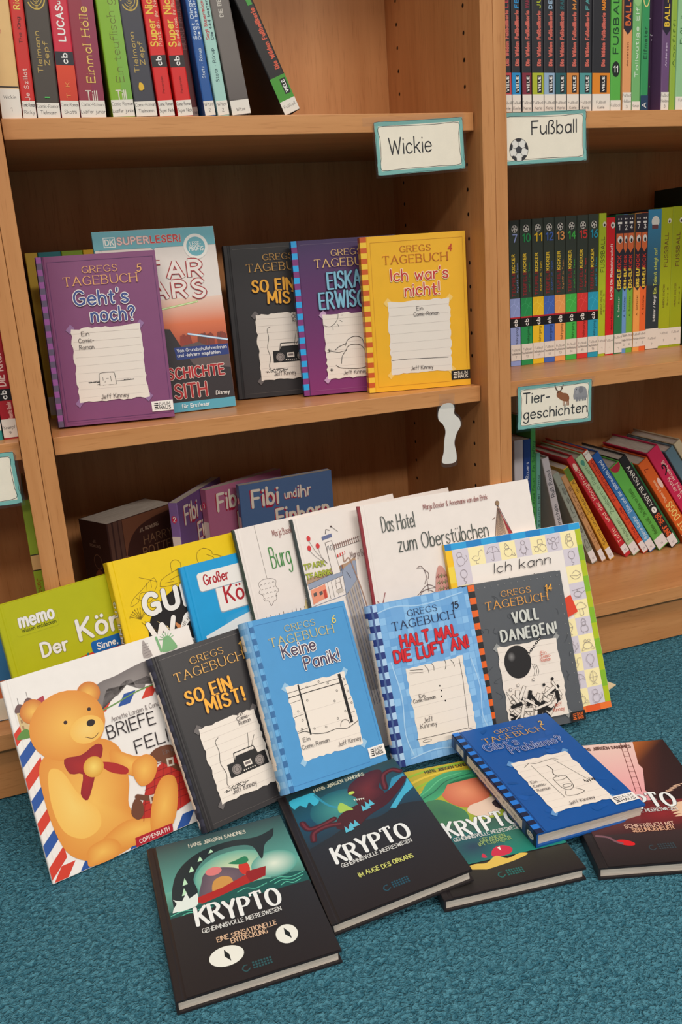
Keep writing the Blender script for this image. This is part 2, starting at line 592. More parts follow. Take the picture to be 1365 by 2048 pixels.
def spine_out(xl, y, z, T, tilt=0.0):
    """book standing in a row, spine to the room; xl = lower left corner of the spine, tilt < 0 leans its top to the left"""
    r = Matrix.Rotation(tilt, 4, 'Y')
    o = Vector((xl, y, z)) + r.to_3x3() @ Vector((T, 0, 0))
    return Matrix.Translation(o) @ r @ Matrix.Rotation(R(90), 4, 'Z')


def book(name, label, W, H, T, mat, cover, group=None, hard=True, spine=None, cat='book', inset=.003, bulge=0):
    root = thing(name, label, cat, mat, group)
    b = .0022 if hard else .0006
    r = min(.0016, T * .3)
    if hard:
        prof = [(W, 0), (.0105, 0), (.0092, .0005), (.0078, .0005), (.0065, 0), (r, 0), (.3 * r, .3 * r), (0, r), (0, T - r), (.3 * r, T - .3 * r), (r, T), (W, T), (W, T - b), (b, T - b), (b, b), (W, b)]
    else:
        prof = [(W, 0), (r * .5, 0), (0, r * .5), (0, T - r * .5), (r * .5, T), (W, T), (W, T - b), (b, T - b), (b, b), (W, b)]
    if bulge:
        arc = [(bulge * (1 - math.sin(R(180 * i / 14))), T / 2 * (1 - math.cos(R(180 * i / 14)))) for i in range(1, 14)]
        prof = [(W, 0), (bulge + .0045, 0), (bulge + .0032, .0006), (bulge + .0016, .0006), (bulge, 0)] + arc + [(bulge, T), (W, T), (W, T - b), (bulge, T - b)] + [(x + b * .8, b + (T - 2 * b) * y / T) for x, y in arc[::-1]] + [(bulge, b), (W, b)]
    n = len(prof)
    v = [(x, y, 0) for x, y in prof] + [(x, y, H) for x, y in prof]
    f = [(i, i + n, (i + 1) % n + n, (i + 1) % n) for i in range(n)]
    mi = [0] * n
    if spine:
        for i in range(n):
            xa, xb = prof[i][0], prof[(i + 1) % n][0]
            if xa <= max(r, bulge) + 1e-6 and xb <= max(r, bulge) + 1e-6:
                mi[i] = 1
    # caps: front board, spine strip, back board as quads/ngons
    f += [tuple(range(n - 1, -1, -1))[::-1][::-1], tuple(range(n, 2 * n))]
    f[-2] = tuple(range(n))
    mi += [0, 0]
    o = link_mesh('cover', v, f, [paint(cover), paint(spine or cover)], root, mi)
    bm = bmesh.new()
    bm.from_mesh(o.data)
    bmesh.ops.recalc_face_normals(bm, faces=bm.faces)
    bm.to_mesh(o.data)
    bm.free()
    g = inset if hard else .0004
    box('page_block', b + .0003 + bulge, W - g, b, T - b, g, H - g, PAGES, root)
    return root

# ------------------------------------------------------------------ the room
CW_, PT, DEP, SR = .5943, .0185, .3038, .021        # clear width, panel thickness, depth, shelf set-back
Z1, Z2, Z3, ST = .8353, .4726, .1031, .0225          # shelf top heights, shelf thickness
o = box('floor', -2.2, 2.6, -3.2, .40, -.02, 0, carpet_mat())
o['kind'] = 'structure'
o = box('wall_back', -2.2, 2.6, .335, .40, 0, 2.4, paint((214, 206, 192), .8, .2, 'wall_plaster'))
o['kind'] = 'structure'


def side_panel(parent, x0, x1, hole_x, side):
    """upright with two rows of shelf-pin holes on its inner face"""
    bm = bmesh.new()
    v, f = box_data(x0, x1, 0, DEP + .012, 0, 1.62)
    vs = [bm.verts.new(p) for p in v]
    for q in f:
        bm.faces.new([vs[i] for i in q])
    bmesh.ops.bevel(bm, geom=list(bm.edges), offset=.0009, segments=2, profile=.5, affect='EDGES')
    for yy in (.045, .262):
        for k in range(44):
            z = .156 + k * .0325
            if any(abs(z - (q - .01)) < .02 for q in (Z1, Z2, Z3, 1.27)):
                continue
            ring = [bm.verts.new((hole_x + side * .0002, yy + .0027 * math.cos(a * math.pi / 5), z + .0027 * math.sin(a * math.pi / 5))) for a in range(10)]
            fc = bm.faces.new(ring)
            fc.material_index = 1
    me = bpy.data.meshes.new('side_panel')
    bm.to_mesh(me)
    bm.free()
    me.materials.append(WOOD_V)
    me.materials.append(DARK)
    o = bpy.data.objects.new('side_panel', me)
    C.objects.link(o)
    o.parent = parent


def bookcase(x0, label):
    root = thing('bookcase', label, 'bookcase', Matrix.Translation((x0, 0, 0)), 'beech bookcases standing side by side')
    side_panel(root, -PT + .0002, 0, 0, 1)
    side_panel(root, CW_, CW_ + PT - .0002, CW_, -1)
    box('back_panel', .0002, CW_ - .0002, DEP, DEP + .010, .0, 1.60, WOOD_V, root)
    for z in (Z1, Z2, 1.27):
        box('shelf', .0012, CW_ - .0012, SR, DEP - .0005, z - ST, z, WOOD_H, root, .0008)
    box('bottom_shelf', .0004, CW_ - .0004, .0008, DEP - .0005, Z3 - ST, Z3, WOOD_H, root, .0008)
    box('plinth', .0004, CW_ - .0004, .02, .038, .003, Z3 - ST - .0002, WOOD_H, root)
    box('top_panel', .0004, CW_ - .0004, .001, DEP - .0005, 1.595, 1.6195, WOOD_H, root, .0008)
    return root


bookcase(0, 'wooden bookcase in the middle, with cover-out books on its middle shelf')
bookcase(CW_ + 2 * PT, 'wooden bookcase right of the double upright, holding rows of football books')
bookcase(-CW_ - 2 * PT, 'wooden bookcase cut off at the left edge, red book against its upright')

# ------------------------------------------------------------------ cover-out novels with taped notes
WHITE, BLACK, PAPER, GOLD = (240, 236, 232), (22, 20, 22), (236, 226, 216), (214, 160, 78)


def cut(a, r, name):
    a.build(name, r, on_front)
    return Art()


def note(a, x0, y0, x1, y1, lines=6, seed=1, tape=(200, 190, 205), corners='abcd'):
    rs = random.Random(seed)
    pts = []
    n = 16
    for i in range(n):
        pts.append((x0 + (x1 - x0) * i / n, y0 + rs.uniform(-1.3, 1.3)))
    for i in range(n + 4):
        pts.append((x1 + rs.uniform(-1.3, 1.3), y0 + (y1 - y0) * i / (n + 4)))
    for i in range(n):
        pts.append((x1 - (x1 - x0) * i / n, y1 + rs.uniform(-1.3, 1.3)))
    for i in range(n + 4):
        pts.append((x0 + rs.uniform(-1.3, 1.3), y1 - (y1 - y0) * i / (n + 4)))
    for cx, cy, c in ((x0, y1, 'a'), (x1, y1, 'b'), (x1, y0, 'c'), (x0, y0, 'd')):
        if c in corners:
            a.poly([(cx - 6, cy - 1), (cx - 1, cy - 6.5), (cx + 5.5, cy + 1), (cx + .5, cy + 6)], tape)
    a.poly(pts, PAPER)
    for i in range(lines):
        y = y0 + (y1 - y0) * (i + .6) / (lines + .2)
        a.stroke([(x0 + 2, y + rs.uniform(-.5, .5)), ((x0 + x1) / 2, y + rs.uniform(-.6, .6)), (x1 - 2, y + rs.uniform(-.5, .5))], .28, (196, 184, 178), False)


def series_head(a, W, H, num, col, ncol=None, hx=1.0):
    k, q = W / 150.0, H / 217.0
    a.text('GREGS', 56 * k, 193.6 * q, 8.2 * q, col, 1.05, x1=99.5 * k, nib=.4, serif=True)
    a.text('TAGEBUCH', 31 * k, 178.6 * q, 10.8 * q, col, 1.35, x1=123 * k, nib=.4, serif=True)
    a.text(num, (121.5 if len(num) > 1 else 124.5) * k, 191 * q, 9 * q, ncol or col, 1.3, slant=.12)


def sticker(a, W, bg=WHITE, fg=BLACK, x0=121.5, y0=8.8):
    a.poly([(x0, y0), (W - .2, y0), (W - .2, y0 + 13.4), (x0, y0 + 13.2)], bg)
    for i in range(4):
        a.rect(x0 + 3 + (i % 2) * .5, y0 + 2.2 + i * 2.4, x0 + 8.5 - (i == 1) * .8, y0 + 3.6 + i * 2.4, fg)
    a.text('BAUM', x0 + 10, y0 + 7.2, 4.2, fg, .5, x1=W - 4)
    a.text('HAUS', x0 + 10, y0 + 2.2, 4.2, fg, .75, x1=W - 4)


def stripes(a, H, cols, x0=1.0, x1=7.4, n=30):
    h = H / n
    for i in range(n):
        c = cols[i % len(cols)]
        if c:
            a.rect(x0, i * h, x1, (i + 1) * h, c)


def spine_art(root, T, H, cols=None, strip=True, n=30, ttl='', bulge=0):
    a = Art()
    t = T * 1000
    cs = [.4 + (t - .8) * i / 12 for i in range(13)]

    def band(a0, a1, y0, y1, c):
        ly = a.lay()
        e = [a0] + [q for q in cs if a0 + .2 < q < a1 - .2] + [a1]
        for u0, u1 in zip(e, e[1:]):
            a.face([(u0, y0), (u1, y0), (u1, y1), (u0, y1)], c, ly)
    if cols:
        h = H / n
        for i in range(n):
            c = cols[i % len(cols)]
            if c:
                band(.4, t - .4, i * h, (i + 1) * h, c)
    if strip:
        rs = random.Random(int(t * 9 + H))
        for k in range(24):
            y0 = 30 + k * (H - 75) / 24
            band(3.8 + rs.uniform(-.5, .5), t - 3.4 + rs.uniform(-.5, .5), y0, y0 + (H - 75) / 24, (222, 206, 190))
        a.text(ttl, t / 2 + 1.6, 40, 3.6, (60, 50, 50), .45, x1=t / 2 + 1.6 + (H - 105), rot=R(90))
        for k in range(10):
            y0 = 5 + k * 1.4
            hw = 4.2 * math.sqrt(max(.02, 1 - ((y0 + .7 - 12) / 7.2) ** 2))
            band(t / 2 - hw, t / 2 + hw, y0, y0 + 1.42, (226, 218, 208))
        a.ring(t / 2, 12, 2.2, 4.2, .7, (70, 60, 60), 14)
        band(4.2, t - 4.2, H - 36, H - 16, (216, 204, 190))
        a.text(ttl[:3], t / 2 - 3, H - 29, 4, (60, 50, 50), .5)
    a.build('spine_printing', root, on_round_spine(T, bulge) if bulge else on_spine(T))


def dashes(a, x0, x1, y, col, d=1.6):
    x = x0
    while x < x1:
        a.rect(x, y, min(x + d * .6, x1), y + .35, col)
        x += d


def boombox(a, x, y, w, h):
    a.poly([(x, y), (x + w, y), (x + w, y + h), (x, y + h)], BLACK)
    a.poly([(x + w * .2, y + h), (x + w * .8, y + h), (x + w * .76, y + h * 1.35), (x + w * .26, y + h * 1.35)], BLACK)
    a.stroke([(x + w * .2, y + h), (x + w * .24, y + h * 1.6), (x + w * .75, y + h * 1.6), (x + w * .8, y + h)], 1.1, BLACK)
    for c in (.2, .8):
        a.ell(x + w * c, y + h * .45, h * .36, h * .36, (150, 140, 136))
        a.ring(x + w * c, y + h * .45, h * .30, h * .30, .5, BLACK, 16)
        a.ring(x + w * c, y + h * .45, h * .16, h * .16, .5, BLACK, 14)
    a.rect(x + w * .4, y + h * .38, x + w * .6, y + h * .78, PAPER)
    a.rect(x + w * .43, y + h * .5, x + w * .57, y + h * .68, (120, 110, 108))
    for i in range(6):
        a.ell(x + w * (.36 + i * .056), y + h * .18, .9, .9, PAPER, n=8)
    a.stroke([(x + w * .62, y + h * 1.35), (x + w * .72, y + h * 2.6)], .5, BLACK)
    a.stroke([(x + w * .66, y + h * 1.35), (x + w * .86, y + h * 2.3)], .5, BLACK)


def scribble(a, x, y, w, n=16, h=2.2, col=BLACK, seed=3):
    rs = random.Random(seed)
    a.stroke(smooth([(x + w * i / n + rs.uniform(-.8, .8), y + rs.uniform(-h / 2, h / 2)) for i in range(n + 1)], 3), .7, col)


def grass_tuft(a, x, y, k=1.0):
    for dx, dy in ((-3, 3), (-1.4, 4.6), (0, 5.4), (1.6, 4.2), (3.2, 2.8)):
        a.stroke([(x, y), (x + dx * k, y + dy * k)], .5, BLACK)


def two(st, a, ln, **kw):
    for t, x, y, h, x1 in ln:
        a.text(t, x, y, h, kw.get('col', (60, 52, 56)), kw.get('w', .52), x1=x1)


def novel(key, ps, T, label, cover, spine=None, group='diary novels with a taped note on the cover', bulge=0):
    x, y, z, yaw, lean, roll, W, H = ps
    return book('hardcover_novel', label, W, H, T, pose(x, y, z, yaw, lean, roll), cover, group, True, spine, bulge=bulge), W * 1000, H * 1000


# purple, numbered 5 -- middle shelf, far left
r, W, H = novel('A', (.0104, .0799, Z2 + .0028, -.1432, .148, 0, .1495, .2150), .019, 'purple hardcover numbered 5, leftmost cover-out book on the middle shelf', (130, 70, 116), (74, 40, 74))
a = Art()
stripes(a, H, ((104, 92, 122), (160, 92, 168)), n=28)
a.rect(7.6, 0, 8.6, H, (58, 30, 66))
for q in ((13, 6, 146, 6.5), (13, 207.5, 146, 208), (13, 6, 13.5, 208), (145.5, 24, 146, 208)):
    a.rect(*q, (92, 46, 100))
dashes(a, 14, 120, 3.2, (92, 46, 100))
a = cut(a, r, 'cover_border')
note(a, 31.5, 29, 119.5, 123, 9, 11, (150, 112, 160))
a.stroke([(46, 53), (52, 53.6), (60, 52.6), (103, 53)], .5, BLACK)
scribble(a, 46, 54, 13, 12, 1.6)
scribble(a, 56, 49.5, 20, 14, 1.8, seed=5)
scribble(a, 90, 53.6, 12, 10, 1.4, seed=6)
a.poly([(59, 49), (80, 49), (79, 63), (76, 64.5), (63, 64.5), (60, 63)], PAPER)
a.stroke(smooth([(59, 49), (59.6, 58), (60, 63), (63, 64.6), (76, 64.6), (79.4, 62.6), (80, 49)], 3), .6, BLACK)
for q in ((64, 55, 64, 59), (68, 57, 71, 57), (74, 53, 74, 60), (66, 52, 66.5, 54)):
    a.stroke([q[:2], q[2:]], .5, BLACK)
a = cut(a, r, 'taped_note')
sticker(a, W)
a.build('publisher_label', r, on_front)
a = Art()
series_head(a, W, H, '5', (232, 172, 104))
a.text("Geht's", 41.5, 152.5, 17, (58, 78, 142), 2.6, x1=108, out=(.9, WHITE), jit=.3)
a.text('noch?', 60, 130, 17, (58, 78, 142), 2.6, x1=114, out=(.9, WHITE), jit=.3)
two(0, a, (('Ein', 44.5, 113.5, 5.2, 54), ('Comic-', 40, 105, 5.2, 59), ('Roman', 40, 96.5, 5.2, 58), ('Jeff Kinney', 59, 31.5, 5.6, 94)))
a.build('title_lettering', r, on_front)
spine_art(r, .019, H, ((92, 84, 110), (140, 84, 150)), False, 28)

# black, numbered 10 -- middle shelf and, again, on the carpet


def black_note_book(ps, T, label, striped_spine, dx=0):
    bul = .008 if striped_spine else 0
    r, W, H = novel('C', ps, T, label, (46, 43, 46), (28, 26, 28), bulge=bul)
    a = Art()
    a.rect(7.2 + bul * 600, 0, 9.6 + bul * 600, H, (26, 24, 28))
    dashes(a, 14, W - 4, H - 6, (150, 140, 136))
    dashes(a, 14, W - 4, 6, (120, 112, 108))
    a = cut(a, r, 'cover_border')
    a.dx = dx * .6
    note(a, 36.5, 24, 112, 118, 9, 21, (104, 98, 98), 'abd')
    boombox(a, 57, 48, 52, 17)
    a.stroke(smooth([(57, 100), (52, 96), (53, 84), (50, 70), (53, 56), (50, 44), (52, 40)], 4), .6, BLACK)
    scribble(a, 44, 36, 32, 26, 3.4)
    scribble(a, 50, 38.5, 22, 18, 2.4, seed=8)
    a.build('taped_note', r, on_front)
    a = Art()
    a.dx = dx
    series_head(a, W, H, '10', (226, 170, 88), (236, 180, 84))
    for t, x, y, x1 in (('SO EIN', 37, 151, 96), ('MIST!', 58, 133, 108)):
        a.text(t, x, y, 15.5, (246, 176, 52), 3.3, x1=x1, out=(.8, (70, 34, 24)), jit=.5, nib=.62)
    two(0, a, (('Ein', 92, 115, 4.6, 99), ('Comic-', 89.5, 110, 4.6, 106), ('Roman', 90.5, 104.5, 4.6, 106), ('Jeff Kinney', 56, 29.5, 6, 88)))
    a.build('title_lettering', r, on_front)
    spine_art(r, T, H, ((44, 44, 56), (58, 58, 74)), striped_spine, 26, 'So ein Mist!', bul)
    return r


black_note_book((.2667, .153, Z2 + .0019, -.155, .0997, 0, .15, .217), .018, 'black hardcover with orange title, standing on the middle shelf behind a purple one', False)

# violet with blue squares -- middle shelf
r, W, H = novel('D', (.3539, .108, Z2 + .0019, -.1905, .1018, 0, .15, .2162), .018, 'violet hardcover with bright blue squares down its edge, between black and yellow books', (88, 44, 96), (60, 34, 84))
a = Art()
a.grad(9.8, 0, W, H, (132, 46, 112), (62, 42, 92))
stripes(a, H, ((130, 52, 122), (40, 168, 236)), .4, 8.4, 26)
dashes(a, 13, W - 4, H - 6, (150, 130, 160))
dashes(a, 13, W - 4, 6, (170, 120, 160))
a = cut(a, r, 'cover_border')
note(a, 37, 21, 120, 113, 8, 33, (198, 160, 198))
a.stroke(smooth([(38, 97), (46, 95), (53, 99), (58, 106), (59, 112)], 4), .6, BLACK)
for q in ((61, 103, 64, 101), (57, 98, 59, 94), (50, 94, 50, 90), (63, 110, 66, 110)):
    a.stroke([q[:2], q[2:]], .6, BLACK)
a.stroke([(38, 59), (45, 60), (56, 58), (67, 60)], .5, BLACK)
grass_tuft(a, 42, 60, .8)
grass_tuft(a, 43, 32, .8)
a.stroke(smooth([(50, 40), (56, 36), (70, 34), (84, 33), (100, 36), (104, 40)], 4), .7, BLACK)
a.stroke(smooth([(58, 42), (60, 52), (66, 60), (70, 66), (78, 68), (88, 66), (94, 58), (98, 46)], 4), .7, BLACK)
a.stroke(smooth([(66, 67), (70, 75), (80, 79), (90, 76), (93, 67)], 4), .7, BLACK)
a.stroke([(67, 70), (56, 66), (51, 62)], .7, BLACK)
a = cut(a, r, 'taped_note')
sticker(a, W)
a.build('publisher_label', r, on_front)
a = Art()
series_head(a, W, H, '13', (232, 190, 120))
for t, x, y, x1 in (('EISKALT', 48, 148, 118), ('ERWISCHT!', 34, 121, 128)):
    a.text(t, x, y, 22, (128, 188, 216), 3.2, x1=x1, out=(.8, (20, 30, 60)), jit=.4, nib=.7)
two(0, a, (('Jeff Kinney', 60, 26, 5.6, 94),))
a.build('title_lettering', r, on_front)
spine_art(r, .018, H, ((60, 34, 84), (40, 120, 190)), False, 26)

# yellow, numbered 4 -- middle shelf
r, W, H = novel('E', (.4403, .0694, Z2 + .0008, -.218, .0363, 0, .1493, .2143), .018, 'yellow hardcover numbered 4, rightmost book on the middle shelf', (242, 182, 42), (236, 170, 40))
a = Art()
stripes(a, H, ((244, 200, 64), (206, 92, 40)), .4, 9, 30)
for q in ((14, 7, 120, 7.4), (14, 206, 145, 206.4), (14, 7, 14.4, 206), (145, 24, 145.4, 206)):
    a.rect(*q, (206, 148, 40))
a = cut(a, r, 'cover_border')
note(a, 34, 23.5, 123, 124.5, 8, 41, (246, 204, 112))
a.stroke([(36, 43.4), (60, 44), (92, 42.6), (118, 42)], .6, BLACK)
a = cut(a, r, 'taped_note')
sticker(a, W, (34, 26, 22), (236, 224, 206))
a.build('publisher_label', r, on_front)
a = Art()
series_head(a, W, H, '4', (186, 100, 36), (196, 74, 44))
a.text("Ich war's", 41, 153, 15, (198, 62, 58), 2.1, x1=122, out=(.9, (250, 226, 190)), jit=.3)
a.text('nicht!', 60, 131.5, 16.5, (198, 62, 58), 2.1, x1=109, out=(.9, (250, 226, 190)), jit=.3)
two(0, a, (('Ein', 75, 111, 5.2, 84), ('Comic-Roman', 70.5, 103, 5.2, 107), ('Jeff Kinney', 62.5, 28, 5.4, 95)))
a.build('title_lettering', r, on_front)
spine_art(r, .018, H, ((236, 190, 60), (200, 92, 40)), False, 30)

# ------------------------------------------------------------------ floor group: the novels
black_note_book((.0982, -.1788, .0074, .1465, .4581, -.0728, .1513, .2197), .017, 'black hardcover with orange title, leaning on the carpet beside a light blue one', True, -7)

# light blue, numbered 6
r, W, H = novel('G6', (.1986, -.1875, .0367, .2077, .5146, .0590, .1511, .2165), .019, 'light blue hardcover numbered 6, with a boarded wall on its note', (74, 150, 208), (92, 150, 196), bulge=.009)
a = Art()
stripes(a, H, ((46, 104, 160), (98, 168, 220)), 9.4, 15.4, 28)
for q in ((14, 6, 126, 6.4), (14, H - 7, W - 4, H - 6.6), (14, 6, 14.4, H - 7), (W - 4, 28, W - 3.6, H - 7)):
    a.rect(*q, (56, 124, 184))
a = cut(a, r, 'cover_border')
note(a, 37.5, 31, 124, 125, 4, 52, (150, 194, 226))
for y in (112, 118):
    a.stroke([(38, y - 1), (70, y), (118, y + .6)], 1.0 if y == 112 else .6, BLACK)
for x0, w in ((54, 2.2), (113, 4.2)):
    a.poly([(x0, 60), (x0 + w, 60), (x0 + w, 124), (x0, 124)], BLACK)
for y in (108, 90, 72):
    a.stroke([(118, y), (123, y + .6)], .5, BLACK)
    a.stroke([(39, y - 4), (53, y - 3)], .5, BLACK)
for x, y in ((46, 92), (49, 80), (45, 70), (62, 102), (66, 118.5), (84, 121), (96, 116), (106, 104), (99, 92), (62, 66), (110, 76), (97, 70), (121, 100), (122, 84), (120, 116), (78, 64)):
    a.ring(x, y, 1.1, 1.3, .4, BLACK, 10)
a.stroke(smooth([(39, 66), (48, 66), (60, 60), (76, 57), (92, 58), (106, 55), (118, 58), (124, 60)], 4), .7, BLACK)
a.stroke(smooth([(98, 59), (100, 64), (105, 66), (110, 64), (112, 59)], 3), .6, BLACK)
a = cut(a, r, 'taped_note')
sticker(a, W, x0=126.5, y0=9.6)
a.build('publisher_label', r, on_front)
a = Art()
series_head(a, W, H, '6', (206, 186, 120), (240, 214, 96))
a.text('Keine', 45, 161.5, 15.5, (74, 58, 84), 2.2, x1=92, out=(.9, WHITE), jit=.3)
a.text('Panik!', 71, 140.8, 15.5, (74, 58, 84), 2.2, x1=121.5, out=(.9, WHITE), jit=.3)
two(0, a, (('Ein', 42.5, 54, 4.8, 52), ('Comic-Roman', 38.5, 45.5, 4.8, 77), ('Jeff Kinney', 87.5, 36, 5.4, 121)))
a.build('title_lettering', r, on_front)
spine_art(r, .019, H, ((96, 146, 190), (120, 164, 200)), True, 28, 'Keine Panik!', .009)

# blue tiles, numbered 15
r, W, H = novel('G15', (.3585, -.1588, .0128, -.0117, .3481, -.0061, .1485, .2149), .019, 'pale blue tiled hardcover numbered 15 with red title', (112, 168, 222), (70, 96, 150), bulge=.008)
a = Art()
rs = random.Random(4)
for i in range(15):
    for j in range(22):
        if rs.random() < .8:
            d = rs.uniform(-16, 26)
            u0, u1, v0, v1 = 14.6 + i * 9.1 + .3, min(W - .2, 14.6 + (i + 1) * 9.1 - .3), j * 9.8 + .3, min(H - .3, (j + 1) * 9.8 - .3)
            a.face([(u0, v0), (u1, v0), (u1, v1), (u0, v1)], (118 + d, 174 + d * .8, 226 + d * .5), 1)
a.k = 2
stripes(a, H, ((36, 54, 122), (176, 208, 240)), 8.2, 14.2, 24)
for p in (((14, 204), (40, 208), (80, 203), (140, 209)), ((24, 8), (60, 12), (100, 7), (140, 12)), ((20, 136), (26, 90), (22, 40), (28, 12)), ((134, 120), (140, 80), (136, 40), (144, 14))):
    a.stroke(smooth(p, 5), 1.6, (168, 208, 242))
a = cut(a, r, 'cover_border')
note(a, 38, 20, 123, 124.5, 7, 61, (150, 196, 236), '')
for x, y in ((82, 92), (83, 85.5), (81.5, 78), (86, 71)):
    a.ell(x, y, 1.0, 1.2, BLACK, n=10)
a.stroke([(36, 30), (74, 29), (112, 28.4), (122, 22)], .6, BLACK)
a.stroke([(112, 28.4), (117, 96), (117, 122)], .6, BLACK)
a.ring(50, 25.5, 6, 1.8, .5, BLACK)
for x0, y0, x1, y1 in ((42, 118, 62, 114), (44, 121, 62, 118), (66, 123, 70, 112), (76, 124, 78, 114), (96, 124, 94, 112), (104, 123, 108, 113)):
    a.stroke(smooth([(x0, y0), ((x0 + x1) / 2 + 1.5, (y0 + y1) / 2), (x1, y1)], 4), .6, BLACK)
a.build('cover_illustration', r, on_front)
a = Art()
series_head(a, W, H, '15', (34, 40, 74), (26, 26, 46))
a.text('HALT MAL', 38.5, 153.5, 14.5, (214, 32, 44), 3.0, x1=121, out=(.5, (120, 20, 40)), jit=.5)
a.text('DIE LUFT AN!', 26, 134.5, 14.5, (214, 32, 44), 2.9, x1=134, out=(.5, (120, 20, 40)), jit=.5)
two(0, a, (('Ein', 50, 82.5, 4.8, 58), ('Comic-Roman', 40.5, 77.5, 4.8, 72.5), ('Jeff', 50, 49.5, 6.2, 63), ('Kinney', 44, 42.5, 6.2, 68)))
a.build('title_lettering', r, on_front)
spine_art(r, .019, H, ((36, 54, 122), (150, 186, 224)), True, 24, 'Halt mal die Luft an!', .008)

# dark grey, numbered 14
r, W, H = novel('G14', (.4998, -.1401, .0076, -.1164, .3429, -.0145, .1526, .2140), .017, 'dark grey hardcover numbered 14 with orange squares and a wrecking ball', (86, 90, 96), (48, 46, 48), bulge=.009)
a = Art()
stripes(a, H, ((40, 38, 40), (240, 104, 34)), 11.2, 20.6, 24)
for i in range(14):
    a.ell(16 + i * 10, H - 6, 1.0, 1.0, (176, 178, 180), n=10, edge=(70, 72, 76))
    a.ell(W - 5, H - 6 - i * 14, 1.0, 1.0, (176, 178, 180), n=10, edge=(70, 72, 76))
rs = random.Random(14)
for i in range(26):
    x, y = rs.uniform(16, 146), rs.uniform(8, 200)
    a.stroke(smooth([(x, y), (x + rs.uniform(-6, 6), y + rs.uniform(2, 6)), (x + rs.uniform(-8, 8), y + rs.uniform(6, 12))], 3), .4, (66, 70, 76))
a = cut(a, r, 'cover_border')
note(a, 39, 14, 129, 122, 8, 71, (150, 152, 152))
scale_ball = [(66 + 20 * math.cos(i / 36 * 2 * math.pi), 97.5 + 23 * math.sin(i / 36 * 2 * math.pi)) for i in range(36)]
a.poly(scale_ball, (34, 32, 34))
a.ell(58, 106, 6, 7, (130, 128, 128), edge=(36, 34, 36))
for i in range(5):
    x, y = 84 + i * 4.8, 106 + i * 4.4
    a.ell(x, y, 3.0, 1.7, BLACK, R(42), 14)
    a.ell(x, y, 1.4, .6, PAPER, R(42), 10)
for i in range(3):
    a.stroke(smooth([(86 + i * 3, 92 - i), (89 + i * 3, 82 - i), (86 + i * 3, 74)], 4), .5, BLACK)
rs = random.Random(15)
for i in range(64):
    x, y = rs.uniform(44, 120), rs.uniform(17, 52)
    an, l, w = rs.uniform(0, 3.1), rs.uniform(10, 28), rs.uniform(2, 6)
    c_, s_ = math.cos(an) * l / 2, math.sin(an) * l / 2
    n_, m_ = -math.sin(an) * w / 2, math.cos(an) * w / 2
    q = [(x - c_ - n_, y - s_ - m_), (x + c_ - n_, y + s_ - m_), (x + c_ + n_, y + s_ + m_), (x - c_ + n_, y - s_ + m_)]
    q = [(min(max(u, 42), 124), min(max(v, 15), 66)) for u, v in q]
    a.poly(q, BLACK if i % 3 == 0 else PAPER)
    a.stroke(q + [q[0]], .5, BLACK)
for x, y in ((48, 62), (60, 66), (84, 70), (112, 66), (98, 60)):
    a.poly([(x + 2.2 * math.cos(k * 1.257), y + 2.2 * math.sin(k * 1.257)) for k in range(5)], BLACK if x > 90 else PAPER)
    a.stroke([(x + 2.2 * math.cos(k * 1.257), y + 2.2 * math.sin(k * 1.257)) for k in range(6)], .4, BLACK)
a.poly([(100, 14), (128, 14), (127, 36), (116, 34)], PAPER)
a = cut(a, r, 'taped_note')
sticker(a, W, (30, 26, 26), (226, 104, 40), 130, 1.5)
a.build('publisher_label', r, on_front)
a = Art()
series_head(a, W, H, '14', (232, 160, 70), (240, 170, 60))
a.text('VOLL', 68.5, 152, 15.5, (206, 208, 202), 3.4, x1=107, nib=.7, jit=.4, rnd=False)
a.text('DANEBEN!', 47, 128.5, 15.5, (206, 208, 202), 3.2, x1=130, nib=.7, jit=.4, rnd=False)
two(0, a, (('Ein', 101, 102, 4.6, 109), ('Comic-', 100.5, 97, 4.6, 115), ('Roman', 99.5, 92, 4.6, 114), ('Jeff', 108, 27, 5.2, 119), ('Kinney', 106, 20.5, 5.2, 122)), col=(206, 84, 56), w=.5)
a.build('title_lettering', r, on_front)

# dark blue, numbered 2, lying
r, W, H = novel('G2', (.4348, -.3769, .0352, -.0160, 1.5196, .0219, .1429, .2127), .0185, 'dark blue hardcover numbered 2, lying across two dark books', (20, 84, 160), (26, 48, 90))
a = Art()
rs = random.Random(2)
for i in range(40):
    x, y = rs.uniform(14, 126), rs.uniform(8, 205)
    d = rs.uniform(-14, 14)
    a.blob([(x, y), (x + rs.uniform(4, 12), y + rs.uniform(-3, 3)), (x + rs.uniform(4, 12), y + rs.uniform(3, 9)), (x + rs.uniform(-3, 3), y + rs.uniform(4, 8))], (20 + d * .3, 84 + d * .5, 160 + d))
stripes(a, H, ((20, 32, 66), (34, 120, 214)), .4, 9.4, 28)
a.rect(11.4, 0, 11.8, H, (16, 44, 100))
a = cut(a, r, 'cover_border')
note(a, 38, 24, 116, 125, 8, 82, (96, 148, 204))
a.stroke([(50, 112), (60, 118), (66, 114), (92, 116), (98, 112)], .6, BLACK)
a.stroke([(60, 112), (64, 44)], .45, BLACK)
a.stroke([(92, 114), (110, 60)], .45, BLACK)
a.stroke(smooth([(78, 106), (80, 96), (76, 88), (79, 80)], 4), .9, BLACK)
a.ring(79, 78, 9, 4, .6, BLACK)
a.stroke(smooth([(70, 78), (71, 60), (78, 54), (86, 60), (88, 78)], 4), .6, BLACK)
a.ring(79, 62, 6, 3, .6, BLACK)
a.stroke(smooth([(72, 54), (68, 46), (80, 43), (92, 46), (86, 54)], 4), .6, BLACK)
scribble(a, 103, 62, 14, 16, 8, seed=9)
a = cut(a, r, 'taped_note')
a.poly([(111, 10.5), (W - .4, 10), (W - .4, 24), (111, 25)], WHITE)
